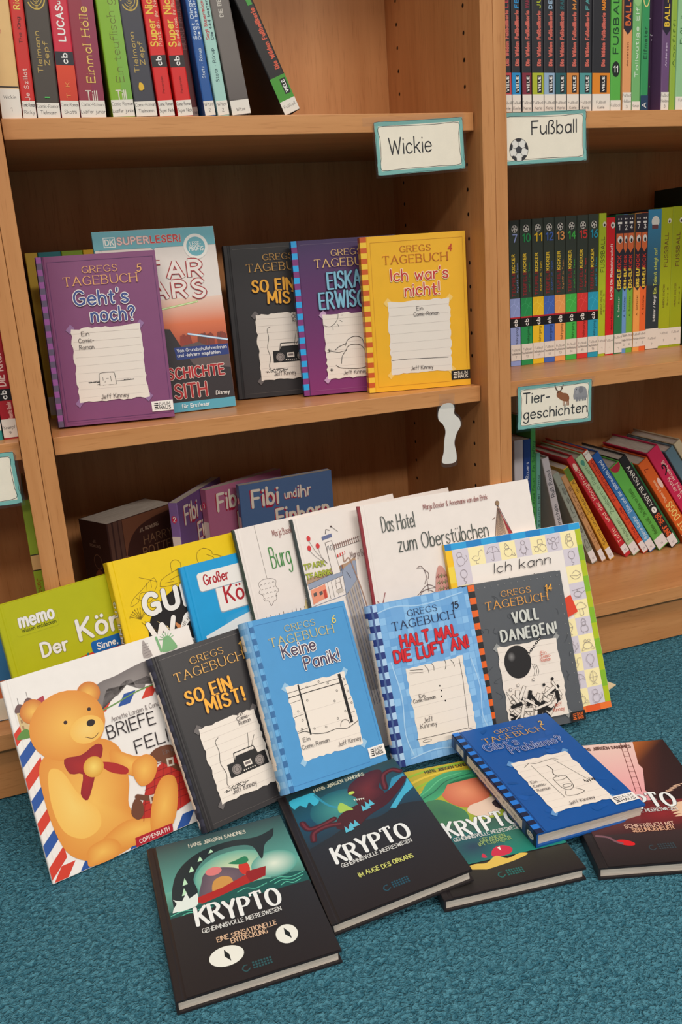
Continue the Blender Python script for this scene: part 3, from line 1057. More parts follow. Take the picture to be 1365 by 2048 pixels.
for i in range(4):
    a.rect(114, 13 + i * 2.6, 119.5, 14.5 + i * 2.6, (60, 56, 60))
a.text('BAUM', 121, 18, 4.2, (60, 56, 60), .5, x1=W - 4)
a.text('HAUS', 121, 12.6, 4.2, (60, 56, 60), .75, x1=W - 4)
a.build('publisher_label', r, on_front)
a = Art()
series_head(a, W, H, '2', (206, 158, 84), (220, 176, 84))
a.text("Gibt's", 23, 158.5, 14.5, (24, 62, 140), 1.7, x1=70, out=(.45, (206, 216, 240)), jit=.3)
a.text('Probleme?', 51, 143, 14.5, (24, 62, 140), 1.7, x1=126, out=(.45, (206, 216, 240)), jit=.3)
two(0, a, (('Ein', 41, 79, 4.8, 49), ('Comic-', 40, 71, 4.8, 57), ('Roman', 40, 62.5, 4.8, 57), ('Jeff Kinney', 61, 28.5, 5.4, 95)))
a.build('title_lettering', r, on_front)
spine_art(r, .0185, H, ((22, 34, 66), (36, 66, 116)), True, 28, "Gibt's Probleme?")

# ------------------------------------------------------------------ floor group: four dark sea-story books lying flat
DK = (37, 32, 34)
SEA = 'dark sea-story books lying on the carpet'


def sea_book(label, ps):
    r = book('hardcover_novel', label, ps[6], ps[7], .015, pose(*ps[:6]), DK, SEA, True)
    return r


def sea_title(a, y, sub_y, x0=36, x1=123.5, h=25.5):
    a.text('KRYPTO', x0, y, h, (236, 240, 240), 4.3, x1=x1, nib=.55, serif=True, jit=.7, out=(.5, (40, 52, 58)))
    a.text('GEHEIMNISVOLLE MEERESWESEN', x0 + 2.5, sub_y, 6, (214, 216, 214), .8, x1=x1 - 3, jit=.5)


def imprint(a, x, y, col=(44, 84, 90)):
    a.stroke(smooth([(x + 7, y + 1), (x + 3, y - 1.5), (x, y + 2), (x + 2, y + 6), (x + 5, y + 6)], 4), 1.3, col)
    for j in range(3):
        for i in range(7):
            a.rect(x + 10 + i * 2.8, y - 1 + j * 3.2, x + 11.9 + i * 2.8, y + 1.4 + j * 3.2, col)


def clip_top(pts):
    return pts


# boat cover, frontmost
r = sea_book('dark book with a red boat and two white cat eyes, frontmost on the carpet', (.0261, -.4241, .0160, -.0161, 1.5708, 0, .1606, .2336))
W, H = 160.6, 233.6
a = Art()
a.grad(10.5, 104, W, 150, (38, 58, 62), (104, 176, 160))
a.grad(10.5, 150, W, H - .5, (92, 164, 154), (52, 74, 80))
a.ell(88, 152, 44, 38, (232, 236, 190), edge=(104, 178, 162))
a.ell(132, 150, 26, 22, (226, 238, 222), edge=(92, 168, 156))
a.poly(smooth([(16, 118), (18, 150), (30, 182), (56, 203), (90, 209), (124, 204), (147, 212)], 5) + smooth([(147, 212), (142, 197), (130, 186), (121, 163), (116, 188), (100, 197), (74, 196), (54, 182), (43, 160), (44, 138), (34, 116)], 5), (34, 48, 54))
for i, (x, y, k) in enumerate(((30, 142, 8), (33, 158, 8), (43, 176, 7), (55, 190, 6), (69, 199, 4.5))):
    a.poly([(x - 3, y - k * .5), (x + 3, y - k * .4), (x + 1, y + k)], (190, 236, 200))
a.blob([(44, 126), (50, 150), (56, 164), (72, 168), (92, 158), (98, 146), (84, 132), (60, 124)], (128, 108, 120), edge=(96, 84, 98))
a.blob([(60, 128), (62, 146), (72, 152), (82, 146), (80, 132)], (206, 152, 82))
a.ell(66, 164, 9, 7, (222, 128, 130))
a.ell(99, 156, 6, 12, (206, 56, 48))
a.blob([(84, 170), (92, 172), (104, 175), (106, 166), (98, 163)], (40, 130, 92))
a.poly([(36, 128), (46, 117), (80, 124), (118, 134), (122, 149), (100, 149), (98, 144), (70, 134)], (176, 44, 44))
a.poly([(98, 144), (100, 149), (122, 149), (118, 134), (100, 130)], (150, 36, 42))
a.poly(smooth([(10.5, 118), (30, 116), (46, 118), (66, 122), (90, 128), (110, 130), (130, 126), (146, 128), (161, 124)], 4) + [(161, 104), (10.5, 104)], (30, 88, 84))
for y0, x0, x1 in ((112, 12, 58), (107, 20, 54), (120, 84, 116), (122, 120, 158), (117, 124, 156), (112, 130, 152)):
    a.stroke(smooth([(x0, y0), (x0 + (x1 - x0) * .3, y0 + 3), (x0 + (x1 - x0) * .6, y0 - 1.5), (x1, y0 + 1.5)], 5), 1.2, (92, 190, 164))
a.blob([(14, 116), (20, 128), (17, 136), (26, 130), (32, 142), (34, 131), (43, 136), (42, 124), (38, 116)], (226, 238, 234), 2)
a.grad(10.5, .6, W, 108, DK, (42, 42, 46))
a.text('HANS JØRGEN SANDNES', 47, 216, 6.4, (206, 206, 192), .95, x1=114, jit=.6)
for cx, cy, rx, ry in ((47 + 8, 36, 17, 13), (117, 41, 11, 13)):
    a.ell(cx, cy, rx + 2, ry + 2, (74, 92, 88), edge=DK)
    a.ell(cx, cy, rx, ry, (232, 234, 226))
    a.poly([(cx - 1, cy + ry * .7), (cx + 3, cy + 1), (cx + 3, cy - ry * .6), (cx - 2, cy)], (30, 36, 38))
imprint(a, 66, 11)
a.build('cover_illustration', r, on_front)
a = Art()
sea_title(a, 86, 74.5)
a.text('EINE SENSATIONELLE', 50.2, 57, 6.4, (214, 180, 150), .95, x1=110.7, jit=.6)
a.text('ENTDECKUNG', 63, 49.6, 6.4, (214, 180, 150), .95, x1=99.5, jit=.6)
a.build('title_lettering', r, on_front)

# tentacle cover
r = sea_book('dark book with a red tentacled sea monster in front of a teal moon', (.1877, -.3921, .0162, -.0335, 1.5594, -.1156, .1575, .2280))
W, H = 157.5, 228
a = Art()
a.grad(10.5, 110, W, 170, (40, 48, 56), (30, 78, 104))
a.grad(10.5, 170, W, H - .5, (30, 82, 104), (44, 72, 78))
a.ell(66, 170, 38, 34, (70, 156, 150), edge=(36, 98, 112))
a.poly(smooth([(10.5, 118), (40, 126), (70, 136), (100, 130), (130, 138), (W - .5, 130)], 4) + [(W - .5, 100), (10.5, 100)], (40, 44, 50))
a.blob([(12, 214), (30, 216), (44, 214), (46, 196), (38, 190), (34, 200), (28, 192), (22, 200), (14, 196)], (66, 186, 216), 3)
a.stroke(smooth([(44, 210), (50, 190), (58, 176), (74, 164)], 4), 3, (54, 150, 178))
a.poly([(118, 138), (150, 170), (W - .6, 180), (W - .6, 160), (140, 150), (124, 134)], (72, 178, 212))
a.poly([(122, 160), (140, 190), (156, 192), (156, 178), (140, 172)], (58, 148, 184))
RED1, RED2 = (112, 40, 46), (74, 30, 38)
a.blob([(82, 190), (88, 204), (104, 214), (124, 218), (134, 212), (128, 196), (120, 182), (122, 168), (108, 156), (94, 152), (86, 166), (88, 178)], RED1, edge=RED2)
a.blob([(50, 136), (60, 156), (84, 164), (104, 162), (128, 170), (152, 186), (156, 180), (136, 160), (116, 146), (92, 138), (70, 126)], RED2)
for q in ([(126, 176), (132, 200), (146, 206), (154, 198)], [(16, 166), (20, 152), (34, 150), (52, 154)], [(20, 130), (24, 142), (40, 146), (56, 142)]):
    a.stroke(smooth(q, 6), 8, RED2)
    a.stroke(smooth(q, 6), 3, (116, 46, 54))
a.ell(86, 189, 4, 3, (196, 220, 90))
for i in range(5):
    a.poly([(84 + i * 2.6, 176 - i), (86.4 + i * 2.6, 176 - i), (85 + i * 2.6, 171.5 - i)], (220, 224, 210))
a.blob([(62, 160), (62, 170), (68, 178), (74, 168), (78, 158), (70, 160)], (168, 206, 90), 3)
for x, y in ((92, 152), (98, 156), (62, 126), (70, 130)):
    a.poly([(x - 5, y - 3), (x - 3, y + 9), (x, y + 1), (x + 3, y + 10), (x + 6, y - 2)], (92, 190, 216))
a.grad(10.5, .6, W, 116, DK, (42, 44, 50))
a.text('HANS JØRGEN SANDNES', 45.5, 214.5, 6.4, (206, 206, 182), .95, x1=112, jit=.6)
imprint(a, 65, 17, (36, 80, 98))
a.build('cover_illustration', r, on_front)
a = Art()
sea_title(a, 80.5, 70.5, 33, 121.5)
a.text('IM AUGE DES ORKANS', 48, 47.6, 6.6, (206, 210, 116), .95, x1=110.5, jit=.6)
a.build('title_lettering', r, on_front)

# yellow-green cover
r = sea_book('dark book with a yellow and green picture, half under the blue book and its neighbour', (.3059, -.4069, .0160, -.1114, 1.5708, 0, .1608, .2369))
W, H = 160.8, 236.9
a = Art()
a.grad(10.5, 100, W, H - .5, (150, 176, 60), (196, 172, 40))
for i in range(5):
    a.stroke(smooth([(10.8, 150 + i * 16), (50, 180 + i * 12), (100, 196 + i * 9), (150, 200 + i * 8)], 4), 4, (226, 196, 60) if i % 2 else (150, 190, 50))
a.ell(90, 172, 30, 34, (232, 150, 110), edge=(206, 106, 78))
a.blob([(12, 170), (34, 182), (52, 204), (80, 218), (110, 214), (130, 200), (124, 196), (96, 200), (74, 192), (62, 176), (40, 164)], (42, 138, 96), edge=(70, 172, 120))
a.stroke(smooth([(16, 170), (44, 186), (70, 206), (100, 212)], 5), 1.4, (98, 196, 140))
a.stroke(smooth([(24, 168), (52, 182), (76, 200), (110, 206)], 5), 1.4, (28, 100, 76))
a.blob([(30, 162), (52, 166), (66, 150), (76, 132), (70, 112), (40, 112), (26, 136)], (56, 112, 84), edge=(70, 130, 90))
a.blob([(78, 130), (84, 142), (100, 146), (122, 152), (126, 136), (112, 120), (92, 116)], (232, 206, 186))
a.blob([(112, 140), (136, 146), (150, 130), (120, 122)], (62, 50, 54))
a.grad(10.5, 44, W, 112, (30, 132, 116), (64, 96, 84))
a.ell(60, 70, 36, 26, (44, 66, 90), edge=(40, 110, 108))
a.blob([(74, 48), (80, 60), (92, 62), (100, 54), (92, 46)], (206, 50, 78), 3)
a.blob([(62, 50), (66, 56), (68, 48)], (206, 50, 78), 2)
a.poly([(84, 60), (88, 61), (87, 54)], (240, 236, 220))
a.grad(10.5, .6, W, 42, DK, (56, 54, 46))
a.poly(smooth([(34, 38), (50, 42), (64, 40), (78, 48), (88, 40), (104, 44), (112, 40), (92, 34), (60, 30)], 4), (224, 190, 90))
a.text('HANS JØRGEN SANDNES', 56, 224, 6.4, (74, 66, 40), 1.1, x1=123, jit=.6)
imprint(a, 68, 15, (36, 104, 100))
a.build('cover_illustration', r, on_front)
a = Art()
sea_title(a, 93.5, 83.5, 41, 128.5)
a.text('GEFANGEN', 71, 74, 6, (150, 176, 110), .9, x1=101, jit=.6)
a.text('IM EISMEER', 67, 67.4, 6, (150, 176, 110), .9, x1=106, jit=.6)
a.build('title_lettering', r, on_front)

# pink and brown cover
r = sea_book('dark book with a pink sky and a rope ladder, cut by the right edge', (.4769, -.4308, .0160, -.3152, 1.5708, 0, .1619, .2385))
W, H = 161.9, 238.5
a = Art()
a.grad(10.5, 110, 126, H - .5, (236, 158, 166), (238, 206, 196))
a.poly([(107, 104), (98, 130), (112, 176), (110, 186), (121, H - .5), (W - .5, H - .5), (W - .5, 104)], DK, [(58, 36, 38), (64, 38, 38), (84, 44, 38), (96, 52, 40), (190, 106, 50), (52, 34, 36), (40, 32, 36)])
for x0, x1 in ((86, 104), (93, 111)):
    a.stroke([(x0, 128), (x1, H - 1)], .9, (120, 60, 60))
for i in range(9):
    y = 136 + i * 11.4
    x = 86 + (y - 128) / 110 * 18
    a.stroke([(x, y), (x + 7, y + .4)], .6, (120, 60, 60))
a.grad(10.5, 50, W, 108, (64, 40, 42), (128, 44, 48))
a.ell(100, 84, 50, 22, (142, 42, 48), edge=(96, 40, 44))
for i in range(5):
    a.blob([(112, 84 - i * 5 + 12), (126, 90 - i * 5 + 12), (146, 92 - i * 5 + 12), (146, 86 - i * 5 + 12), (124, 84 - i * 5 + 12)], (226, 190, 160), 3)
for i in range(4):
    a.stroke([(116 + i * 6, 122 + i * 4), (130 + i * 6, 126 + i * 4)], 1.6, (214, 176, 150))
a.grad(10.5, .6, W, 52, DK, (60, 46, 48))
a.ell(42, 37, 10, 4.6, (214, 34, 40), R(-22))
a.stroke(smooth([(14, 52), (26, 48), (32, 40), (38, 36)], 4), 3, (126, 88, 98))
a.text('HANS JØRGEN SANDNES', 47, 224.5, 6.4, (104, 70, 66), 1.1, x1=114, jit=.6)
imprint(a, 64, 23, (52, 66, 74))
a.build('cover_illustration', r, on_front)
a = Art()
sea_title(a, 97, 87.6)
a.text('SCHIFFBRUCH MIT', 50, 60.5, 6.4, (222, 180, 160), .95, x1=106, jit=.6)
a.text('SEEUNGEHEUER', 56, 53, 6.4, (222, 170, 140), .95, x1=103, jit=.6)
a.build('title_lettering', r, on_front)

# ------------------------------------------------------------------ floor group: the picture books behind
PB = 'large picture books leaning against the bookcases'


def big(label, ps, T, cover, spine=None, hard=True, name='picture_book', group=PB):
    return book(name, label, ps[6], ps[7], T, pose(*ps[:6]), cover, group, hard, spine), ps[6] * 1000, ps[7] * 1000


def rrect(a, x0, y0, x1, y1, rad, col):
    p = []
    for cx, cy, s0 in ((x1 - rad, y1 - rad, 0), (x0 + rad, y1 - rad, 90), (x0 + rad, y0 + rad, 180), (x1 - rad, y0 + rad, 270)):
        p += [(cx + rad * math.cos(R(s0 + t)), cy + rad * math.sin(R(s0 + t))) for t in (0, 22, 45, 68, 90)]
    a.poly(p, col)


# lime green body book
r, W, H = big('lime green picture book with white lettering, leftmost of the large books', (-.0726, -.0858, .0030, .2453, .1890, -.0388, .2200, .2905), .011, (184, 184, 18), (170, 172, 30))
a = Art()
rrect(a, 18, 246.4, 69.4, 268.4, 3, (170, 172, 16))
rrect(a, 18, 247, 68.8, 268.8, 3, (186, 186, 20))
a.poly([(36, 192.6), (93, 199.6), (190, 206), (190, 120), (36, 120)], (206, 52, 34))
for i in range(14):
    a.stroke(smooth([(92 + i * 5, 150), (96 + i * 5.4, 176), (104 + i * 6, 199)], 4), 3.4, (176, 36, 34) if i % 2 else (216, 78, 50))
a.stroke([(90, 190), (94, 200)], 2.4, (40, 120, 128))
rrect(a, 100, 197.4, 214, 213, 3.5, (14, 98, 176))
a.build('cover_illustration', r, on_front)
a = Art()
GR_ = (150, 142, 120)
a.text('memo', 24, 256.4, 16.5, WHITE, 3.0, x1=65, out=(.35, GR_), jit=.6)
a.text('Wissen entdecken', 24.5, 250.6, 4.6, (70, 76, 20), .5, x1=66)
a.text('Der', 41, 213.6, 16.5, WHITE, 3.1, x1=72, out=(.4, GR_), jit=.3)
a.text('Körper', 89.5, 219.6, 25, WHITE, 4.4, x1=192, out=(.4, GR_))
a.text('Sinne, Muskeln', 107, 201, 8, WHITE, 1.3, x1=176)
a.build('title_lettering', r, on_front)

# yellow record book
YEL = (240, 202, 14)
r, W, H = big('thick yellow picture book with heavy black and white lettering', (.0630, -.1049, .0067, .2395, .2902, -.0012, .2202, .3199), .02, YEL, (226, 188, 18))
a = Art()
LN = (120, 96, 20)
a.ell(112, 210, 82, 62, (26, 22, 24))
a.poly([(96, 252), (112, 262), (104, 232)], (74, 32, 26))
a.poly([(46, 232), (58, 222), (64, 206)], (240, 214, 150))
a.poly([(66, 228), (72, 212), (84, 210)], (206, 134, 84))
for q in ([(17, 259), (23, 268), (36, 276), (46, 283), (55, 287), (57, 278), (53, 272), (48, 262), (40, 258), (41, 270), (33, 272), (28, 262), (17, 259)], [(36, 292), (45, 288), (58, 281)], [(44, 283), (42, 272)], [(50, 285), (49, 276)], [(26, 268), (33, 262)],
          [(60, 274), (64, 282), (80, 288), (92, 290), (100, 282), (110, 280)], [(60, 274), (72, 272), (96, 274), (112, 278)], [(80, 288), (81, 300), (88, 303), (94, 298), (93, 290)], [(76, 279), (88, 282), (96, 277)], [(68, 277), (80, 276)],
          [(124, 284), (118, 294), (120, 305), (130, 309), (140, 303), (141, 298), (150, 294), (150, 286), (141, 289), (132, 284), (124, 284)], [(132, 300), (141, 294), (140, 290)], [(150, 294), (156, 290), (155, 284)]):
    a.stroke(smooth(q, 3), .5, LN)
for i in range(9):
    an = R(40 + i * 14)
    a.stroke([(26, 240), (26 + 15 * math.cos(an), 240 + 15 * math.sin(an)), (28 + 17 * math.cos(an + .1), 239 + 15 * math.sin(an + .1))], .5, LN)
a.stroke([(26, 236), (42, 214)], .5, LN)
a.stroke([(30, 236), (46, 216)], .5, LN)
a.build('cover_illustration', r, on_front)
a = Art()
a.text('GUINNESS', 34.5, 243, 25, WHITE, 6.6, x1=213, out=(.6, BLACK), track=2.6)
a.text('WORLD', 33, 207, 24, WHITE, 6.4, x1=213, out=(.6, BLACK), track=3)
a.ell(94, 209, 21, 21, (240, 236, 230))
a.ell(94, 209, 13, 13, (26, 22, 24))
for t, an0, sgn in (('GUINNESS', 165, -1), ('WORLD', 205, 1)):
    for i, ch in enumerate(t):
        an = R(an0 + sgn * i * 15)
        rad = 15.2 if sgn < 0 else 18.6
        a.text(ch, 94 + rad * math.cos(an), 209 + rad * math.sin(an), 3.6, BLACK, .6, rot=an - R(90) * (1 if sgn < 0 else -1))
a.build('title_lettering', r, on_front)
a = Art()
for i, ch in enumerate('GUINNESS'):
    a.text(ch, 15.5, 262 - i * 11.5, 9, WHITE, 1.9, out=(.6, BLACK), rot=R(90))
a.build('spine_lettering', r, on_spine(.02))

# cyan body book
r, W, H = big('bright cyan picture book with red words on white tags', (.1531, -.1001, .0026, .2388, .3111, -.0048, .2100, .3006), .008, (26, 158, 220), (20, 130, 190))
a = Art()
a.poly([(40, 150), (W - .5, 150), (W - .5, 236), (46, 222)], (26, 158, 220), [(120, 190, 224), (160, 206, 228), (90, 176, 222), (30, 158, 220)])
rrect(a, 41.5, 228.4, 140, 264, 4, (150, 168, 184))
rrect(a, 42.5, 229.8, 140, 265, 4, WHITE)
rrect(a, 20.2, 261.6, 106, 286.6, 4, (150, 168, 184))
rrect(a, 20.8, 262.8, 106, 287.2, 4, WHITE)
a.poly([(14, 205), (60, 216), (120, 226), (120, 150), (14, 150)], (226, 232, 236))
a.build('cover_illustration', r, on_front)
a = Art()
a.text('Großer', 29, 270, 13, (176, 30, 44), 1.9, x1=64)
a.text('Körper', 53.5, 240, 21.5, (176, 30, 44), 3.0, x1=128)
a.build('title_lettering', r, on_front)

OFF = (238, 228, 222)
THIN = (70, 56, 54)

# white book with a cloud on a string
r, W, H = big('white picture book with a cloud hanging on a thread', (.2314, -.0962, .0025, .1955, .3318, -.0035, .2608, .3368), .007, OFF, (48, 62, 50))
a = Art()
a.rect(.3, .3, 3.2, H - .3, (48, 62, 50))
a.stroke([(32.4, H - 1), (33, 262)], .4, THIN)
cl = smooth([(33, 262), (26, 262), (19, 258), (20, 251), (17, 246), (22, 241), (22, 234), (28, 232), (30, 225), (35, 230), (40, 232), (41, 239), (46, 243), (43, 250), (45, 257), (39, 261), (33, 262)], 3)
a.stroke(cl, .5, THIN)
for i in range(16):
    x, y = 21 + (i % 4) * 6, 236 + (i // 4) * 6.4
    a.stroke(smooth([(x, y), (x + 1.4, y + 1.2), (x + 2.8, y)], 3), .35, THIN)
a.stroke(smooth([(10, 207), (40, 208), (60, 206), (86, 207)], 4), .6, THIN)
for i in range(12):
    a.stroke([(12 + i * 6.5, 207), (12.6 + i * 6.5, 211 + (i % 3))], .6, THIN)
a.poly([(76, 207), (82, 222), (88, 216), (90, 200), (78, 200)], (226, 206, 150))
a.build('cover_illustration', r, on_front)
a = Art()
a.text('Marja Baseler & Annemarie van den Brink', 56, 315.6, 9, (150, 84, 80), .55, x1=156)
a.text('Burg', 44.8, 274, 28, (74, 140, 74), 1.5, x1=74)
a.build('title_lettering', r, on_front)
a = Art()
a.text('MARJA BASELER  BURG', 5, 190, 2.8, (206, 196, 180), .4, rot=R(90))
a.build('spine_lettering', r, on_spine(.007))

# white book with balloons and a factory
r, W, H = big('white picture book with three red balloons and a drawn factory', (.3074, -.0938, .0025, .1199, .3442, -.0035, .2594, .3374), .007, OFF, (52, 62, 62))
a = Art()
a.rect(.3, .3, 3.4, H - .3, (52, 62, 62))
GB, BR = (150, 160, 182), (178, 146, 120)
a.poly([(4, 243), (74, 256), (84, 262), (84, 268), (70, 262), (40, 258), (5, 252)], BR)
a.poly([(5, 245), (60, 254), (60, 246), (5, 237)], GB)
a.stroke([(5, 245), (60, 254), (62, 246), (5, 237)], .5, THIN)
a.poly([(60, 254), (80, 263), (84, 262), (80, 236), (64, 222), (58, 218)], GB)
a.stroke([(60, 254), (58, 218), (66, 224), (80, 236), (84, 262)], .5, THIN)
a.poly([(7, 236), (30, 240), (31, 222), (7, 216)], (236, 150, 120))
for x in (10, 19):
    a.poly([(x, 226), (x + 5, 227), (x + 5, 232), (x, 231)], (90, 84, 84))
a.poly([(25, 220), (29.5, 221), (29.5, 233), (25, 232)], (196, 66, 50))
for x in (34, 40, 47, 54):
    a.stroke([(x, 218 + (x - 34) * .2), (x, 240 + (x - 34) * .2)], .5, THIN)
a.ell(50, 226, 6, 3, (200, 190, 180))
a.poly([(46, 228), (53, 229), (53, 238), (46, 237)], OFF)
a.stroke([(46, 228), (53, 229), (53, 238), (46, 237), (46, 228)], .5, THIN)
a.stroke([(4, 213), (30, 216), (58, 219)], .8, (120, 128, 150))
a.poly([(56, 216), (80, 236), (86, 150), (86, 80), (62, 80)], (178, 168, 162))
for i in range(7):
    a.stroke([(58 + i * 3.6, 219 + i * 2.4), (64 + i * 4.2, 60)], .6 if i % 2 else 1.2, (92, 84, 84) if i % 2 else (132, 138, 160))
a.poly([(45, 250), (57, 251), (53, 296), (44, 295)], OFF)
a.stroke([(45, 250), (43.4, 296), (54, 297), (57, 251)], .5, THIN)
a.poly([(40, 300), (56, 302), (56, 307), (40, 305)], (104, 112, 152))
for x in (45, 50):
    a.stroke([(x, 284), (x, 290), (x + 2.4, 291), (x + 2.6, 285)], .8, (110, 110, 116))
a.stroke([(47, 308), (49, 314), (54, 312)], .9, (60, 56, 60))
a.stroke([(54, 289), (97, 294)], .5, THIN)
a.stroke([(54, 284), (97, 288)], .5, THIN)
for i in range(13):
    a.stroke([(56 + i * 3.2, 284.5 + i * .35), (56 + i * 3.2, 291 + i * .35)], .9, (120, 70, 60))
a.poly([(57, 272), (70, 275), (70, 279), (57, 276)], (206, 64, 60))
for i in range(3):
    a.poly([(59 + i * 4, 272.5 + i), (61 + i * 4, 273 + i), (61 + i * 4, 277.4 + i), (59 + i * 4, 277 + i)], OFF)
a.stroke(smooth([(66, 274), (66, 264), (74, 268), (78, 250), (84, 210), (88, 150)], 5), 1.6, (166, 132, 116))
for bx, by in ((20.3, 306.6), (18.2, 293.3), (31.4, 294)):
    a.stroke(smooth([(bx, by - 4), ((bx + 40) / 2 - 2, (by + 266) / 2 - 2), (40, 267.4)], 4), .4, THIN)
    a.ell(bx, by, 2.8, 3.8, (212, 54, 58))
a.stroke([(58, 316), (66, 308)], .5, THIN)
a.ell(57.6, 316.6, 1.4, 1.2, (80, 60, 60))
a.stroke([(66, 250), (70, 240)], .5, THIN)
for x, c in ((59, (80, 110, 150)), (61.5, (150, 90, 70))):
    a.stroke([(x, 254), (x, 260)], 1.4, c)
a.build('cover_illustration', r, on_front)
a = Art()
a.text('TPARK', 4.4, 265.4, 7, (176, 186, 62), 1.2, x1=36, out=(.3, (110, 120, 40)))
a.text('TFABRIK', 4.4, 251.8, 7, (176, 186, 62), 1.2, x1=43, out=(.3, (110, 120, 40)))
a.text('Marja Baseler', 77, 267, 9, (110, 80, 78), .55, x1=112)
a.build('title_lettering', r, on_front)
a = Art()
a.text('LUFTFABRIK', 5, 222, 2.8, (206, 200, 190), .4, rot=R(90))
a.build('spine_lettering', r, on_spine(.007))

# white hotel book
r, W, H = big('white picture book with a dark red spine and a patterned tower', (.3869, -.0923, .0022, -.0837, .3010, -.0225, .2631, .3397), .007, OFF, (136, 36, 46))
a = Art()
a.rect(.3, .3, 4.2, H - .3, (142, 38, 48))
a.poly([(209, 310), (203.5, 290), (197, 262), (222, 266), (214.5, 290)], (206, 176, 150))
rs = random.Random(8)
for i in range(30):
    y = 264 + i * 1.35
    w_ = 9.5 * (1 - (y - 262) / 52)
    a.stroke(smooth([(209 - w_, y), (209 - w_ * .3, y + 1.6), (209 + w_ * .3, y - .6), (209 + w_ * .7, y + 1.4)], 2), .5, (80, 52, 52))
a.poly([(209, 308), (214.5, 290), (226, 262), (220, 262)], (160, 48, 54))
a.stroke([(209, 310), (197, 262)], .7, (80, 50, 50))
a.stroke([(209, 310), (226, 262)], .7, (80, 50, 50))
a.ell(209, 312, 3, 3.6, (150, 120, 90))
a.ring(209, 312, 3, 3.6, .5, (80, 56, 50))
a.stroke([(202, 292), (198, 290)], .9, (110, 80, 70))
for q in ([(72, 240), (78, 242), (82, 236), (84, 226), (80, 216)], [(82, 236), (88, 230), (86, 222)], [(72, 240), (80, 239)], [(84, 222), (84, 204)], [(70, 204), (84, 214), (98, 206)], [(60, 196), (74, 206), (96, 208), (104, 200)], [(66, 196), (80, 208), (100, 196)]):
    a.stroke(smooth(q, 3), .7, (96, 70, 70))
a.blob([(94, 190), (96, 214), (101, 232), (106, 238), (112, 232), (116, 214), (116, 190)], (206, 150, 140))
for i in range(16):
    x, y = 98 + (i % 4) * 4.4, 194 + (i // 4) * 9
    a.stroke(smooth([(x, y), (x + 2, y + 3), (x + 3.6, y - 1), (x + 4, y + 5)], 3), .7, (96, 120, 70) if i % 3 else (130, 60, 60))
a.stroke([(5, 176), (20, 214)], .9, (142, 38, 48))
a.stroke([(7, 204), (18, 186)], .9, (142, 38, 48))
a.stroke([(56, 196), (74, 199)], .9, (206, 120, 120))
a.build('cover_illustration', r, on_front)
a = Art()
a.text('Marja Baseler & Annemarie van den Brink', 96, 320, 7.4, (140, 70, 66), .6, x1=195)
a.text('Das Hotel', 31, 298.4, 21.5, (66, 74, 70), 1.2, x1=79.5)
a.text('zum Oberstübchen', 50.5, 267, 21.5, (66, 74, 70), 1.3, x1=187.5)
a.build('title_lettering', r, on_front)
a = Art()
a.text('DAS HOTEL ZUM OBERSTÜBCHEN', 5, 205, 2.8, (220, 190, 180), .4, rot=R(90))
a.build('spine_lettering', r, on_spine(.007))

# drawing school book
r, W, H = big('soft drawing book with a blue, green and yellow checkered border', (.4973, -.1211, .0029, -.0842, .3350, -.0149, .2135, .2740), .009, (240, 232, 226), (236, 190, 40), False, 'drawing_book')
a = Art()
for i in range(10):
    a.rect(max(.3, 10 + (i - 1) * 23.2), H - 9.6, min(W - .3, 10 + i * 23.2), H - .3, ((14, 128, 200), (34, 160, 222))[i % 2])
for i in range(12):
    a.rect(W - 9, max(10, H - 9.6 - (i + 1) * 23.2), W - .3, H - 9.6 - i * 23.2, ((178, 194, 30), (134, 184, 44))[i % 2])
    a.rect(.3, max(.3, H - 9.6 - (i + 1) * 23.2), 10, H - 9.6 - i * 23.2, ((248, 196, 24), (244, 214, 70))[i % 2])
for i in range(9):
    a.rect(10 + i * 23.2, .3, min(W - .3, 10 + (i + 1) * 23.2), 9.6, ((240, 120, 50), (232, 92, 40))[i % 2])
CWD = (W - 19.4) / 8
cells = []
for i in range(8):
    x = 10 + i * CWD
    cells.append((x, H - 36, i))
CHT = (H - 45.6) / 9
for j in range(1, 10):
    cells.append((10 + 7 * CWD, H - 36 - j * CHT, 7 + j))
    cells.append((10, H - 36 - j * CHT, 7 + j))
    if j > 4:
        cells.append((10 + 6 * CWD, H - 36 - j * CHT, 10 + j))
ICON = (140, 128, 132)


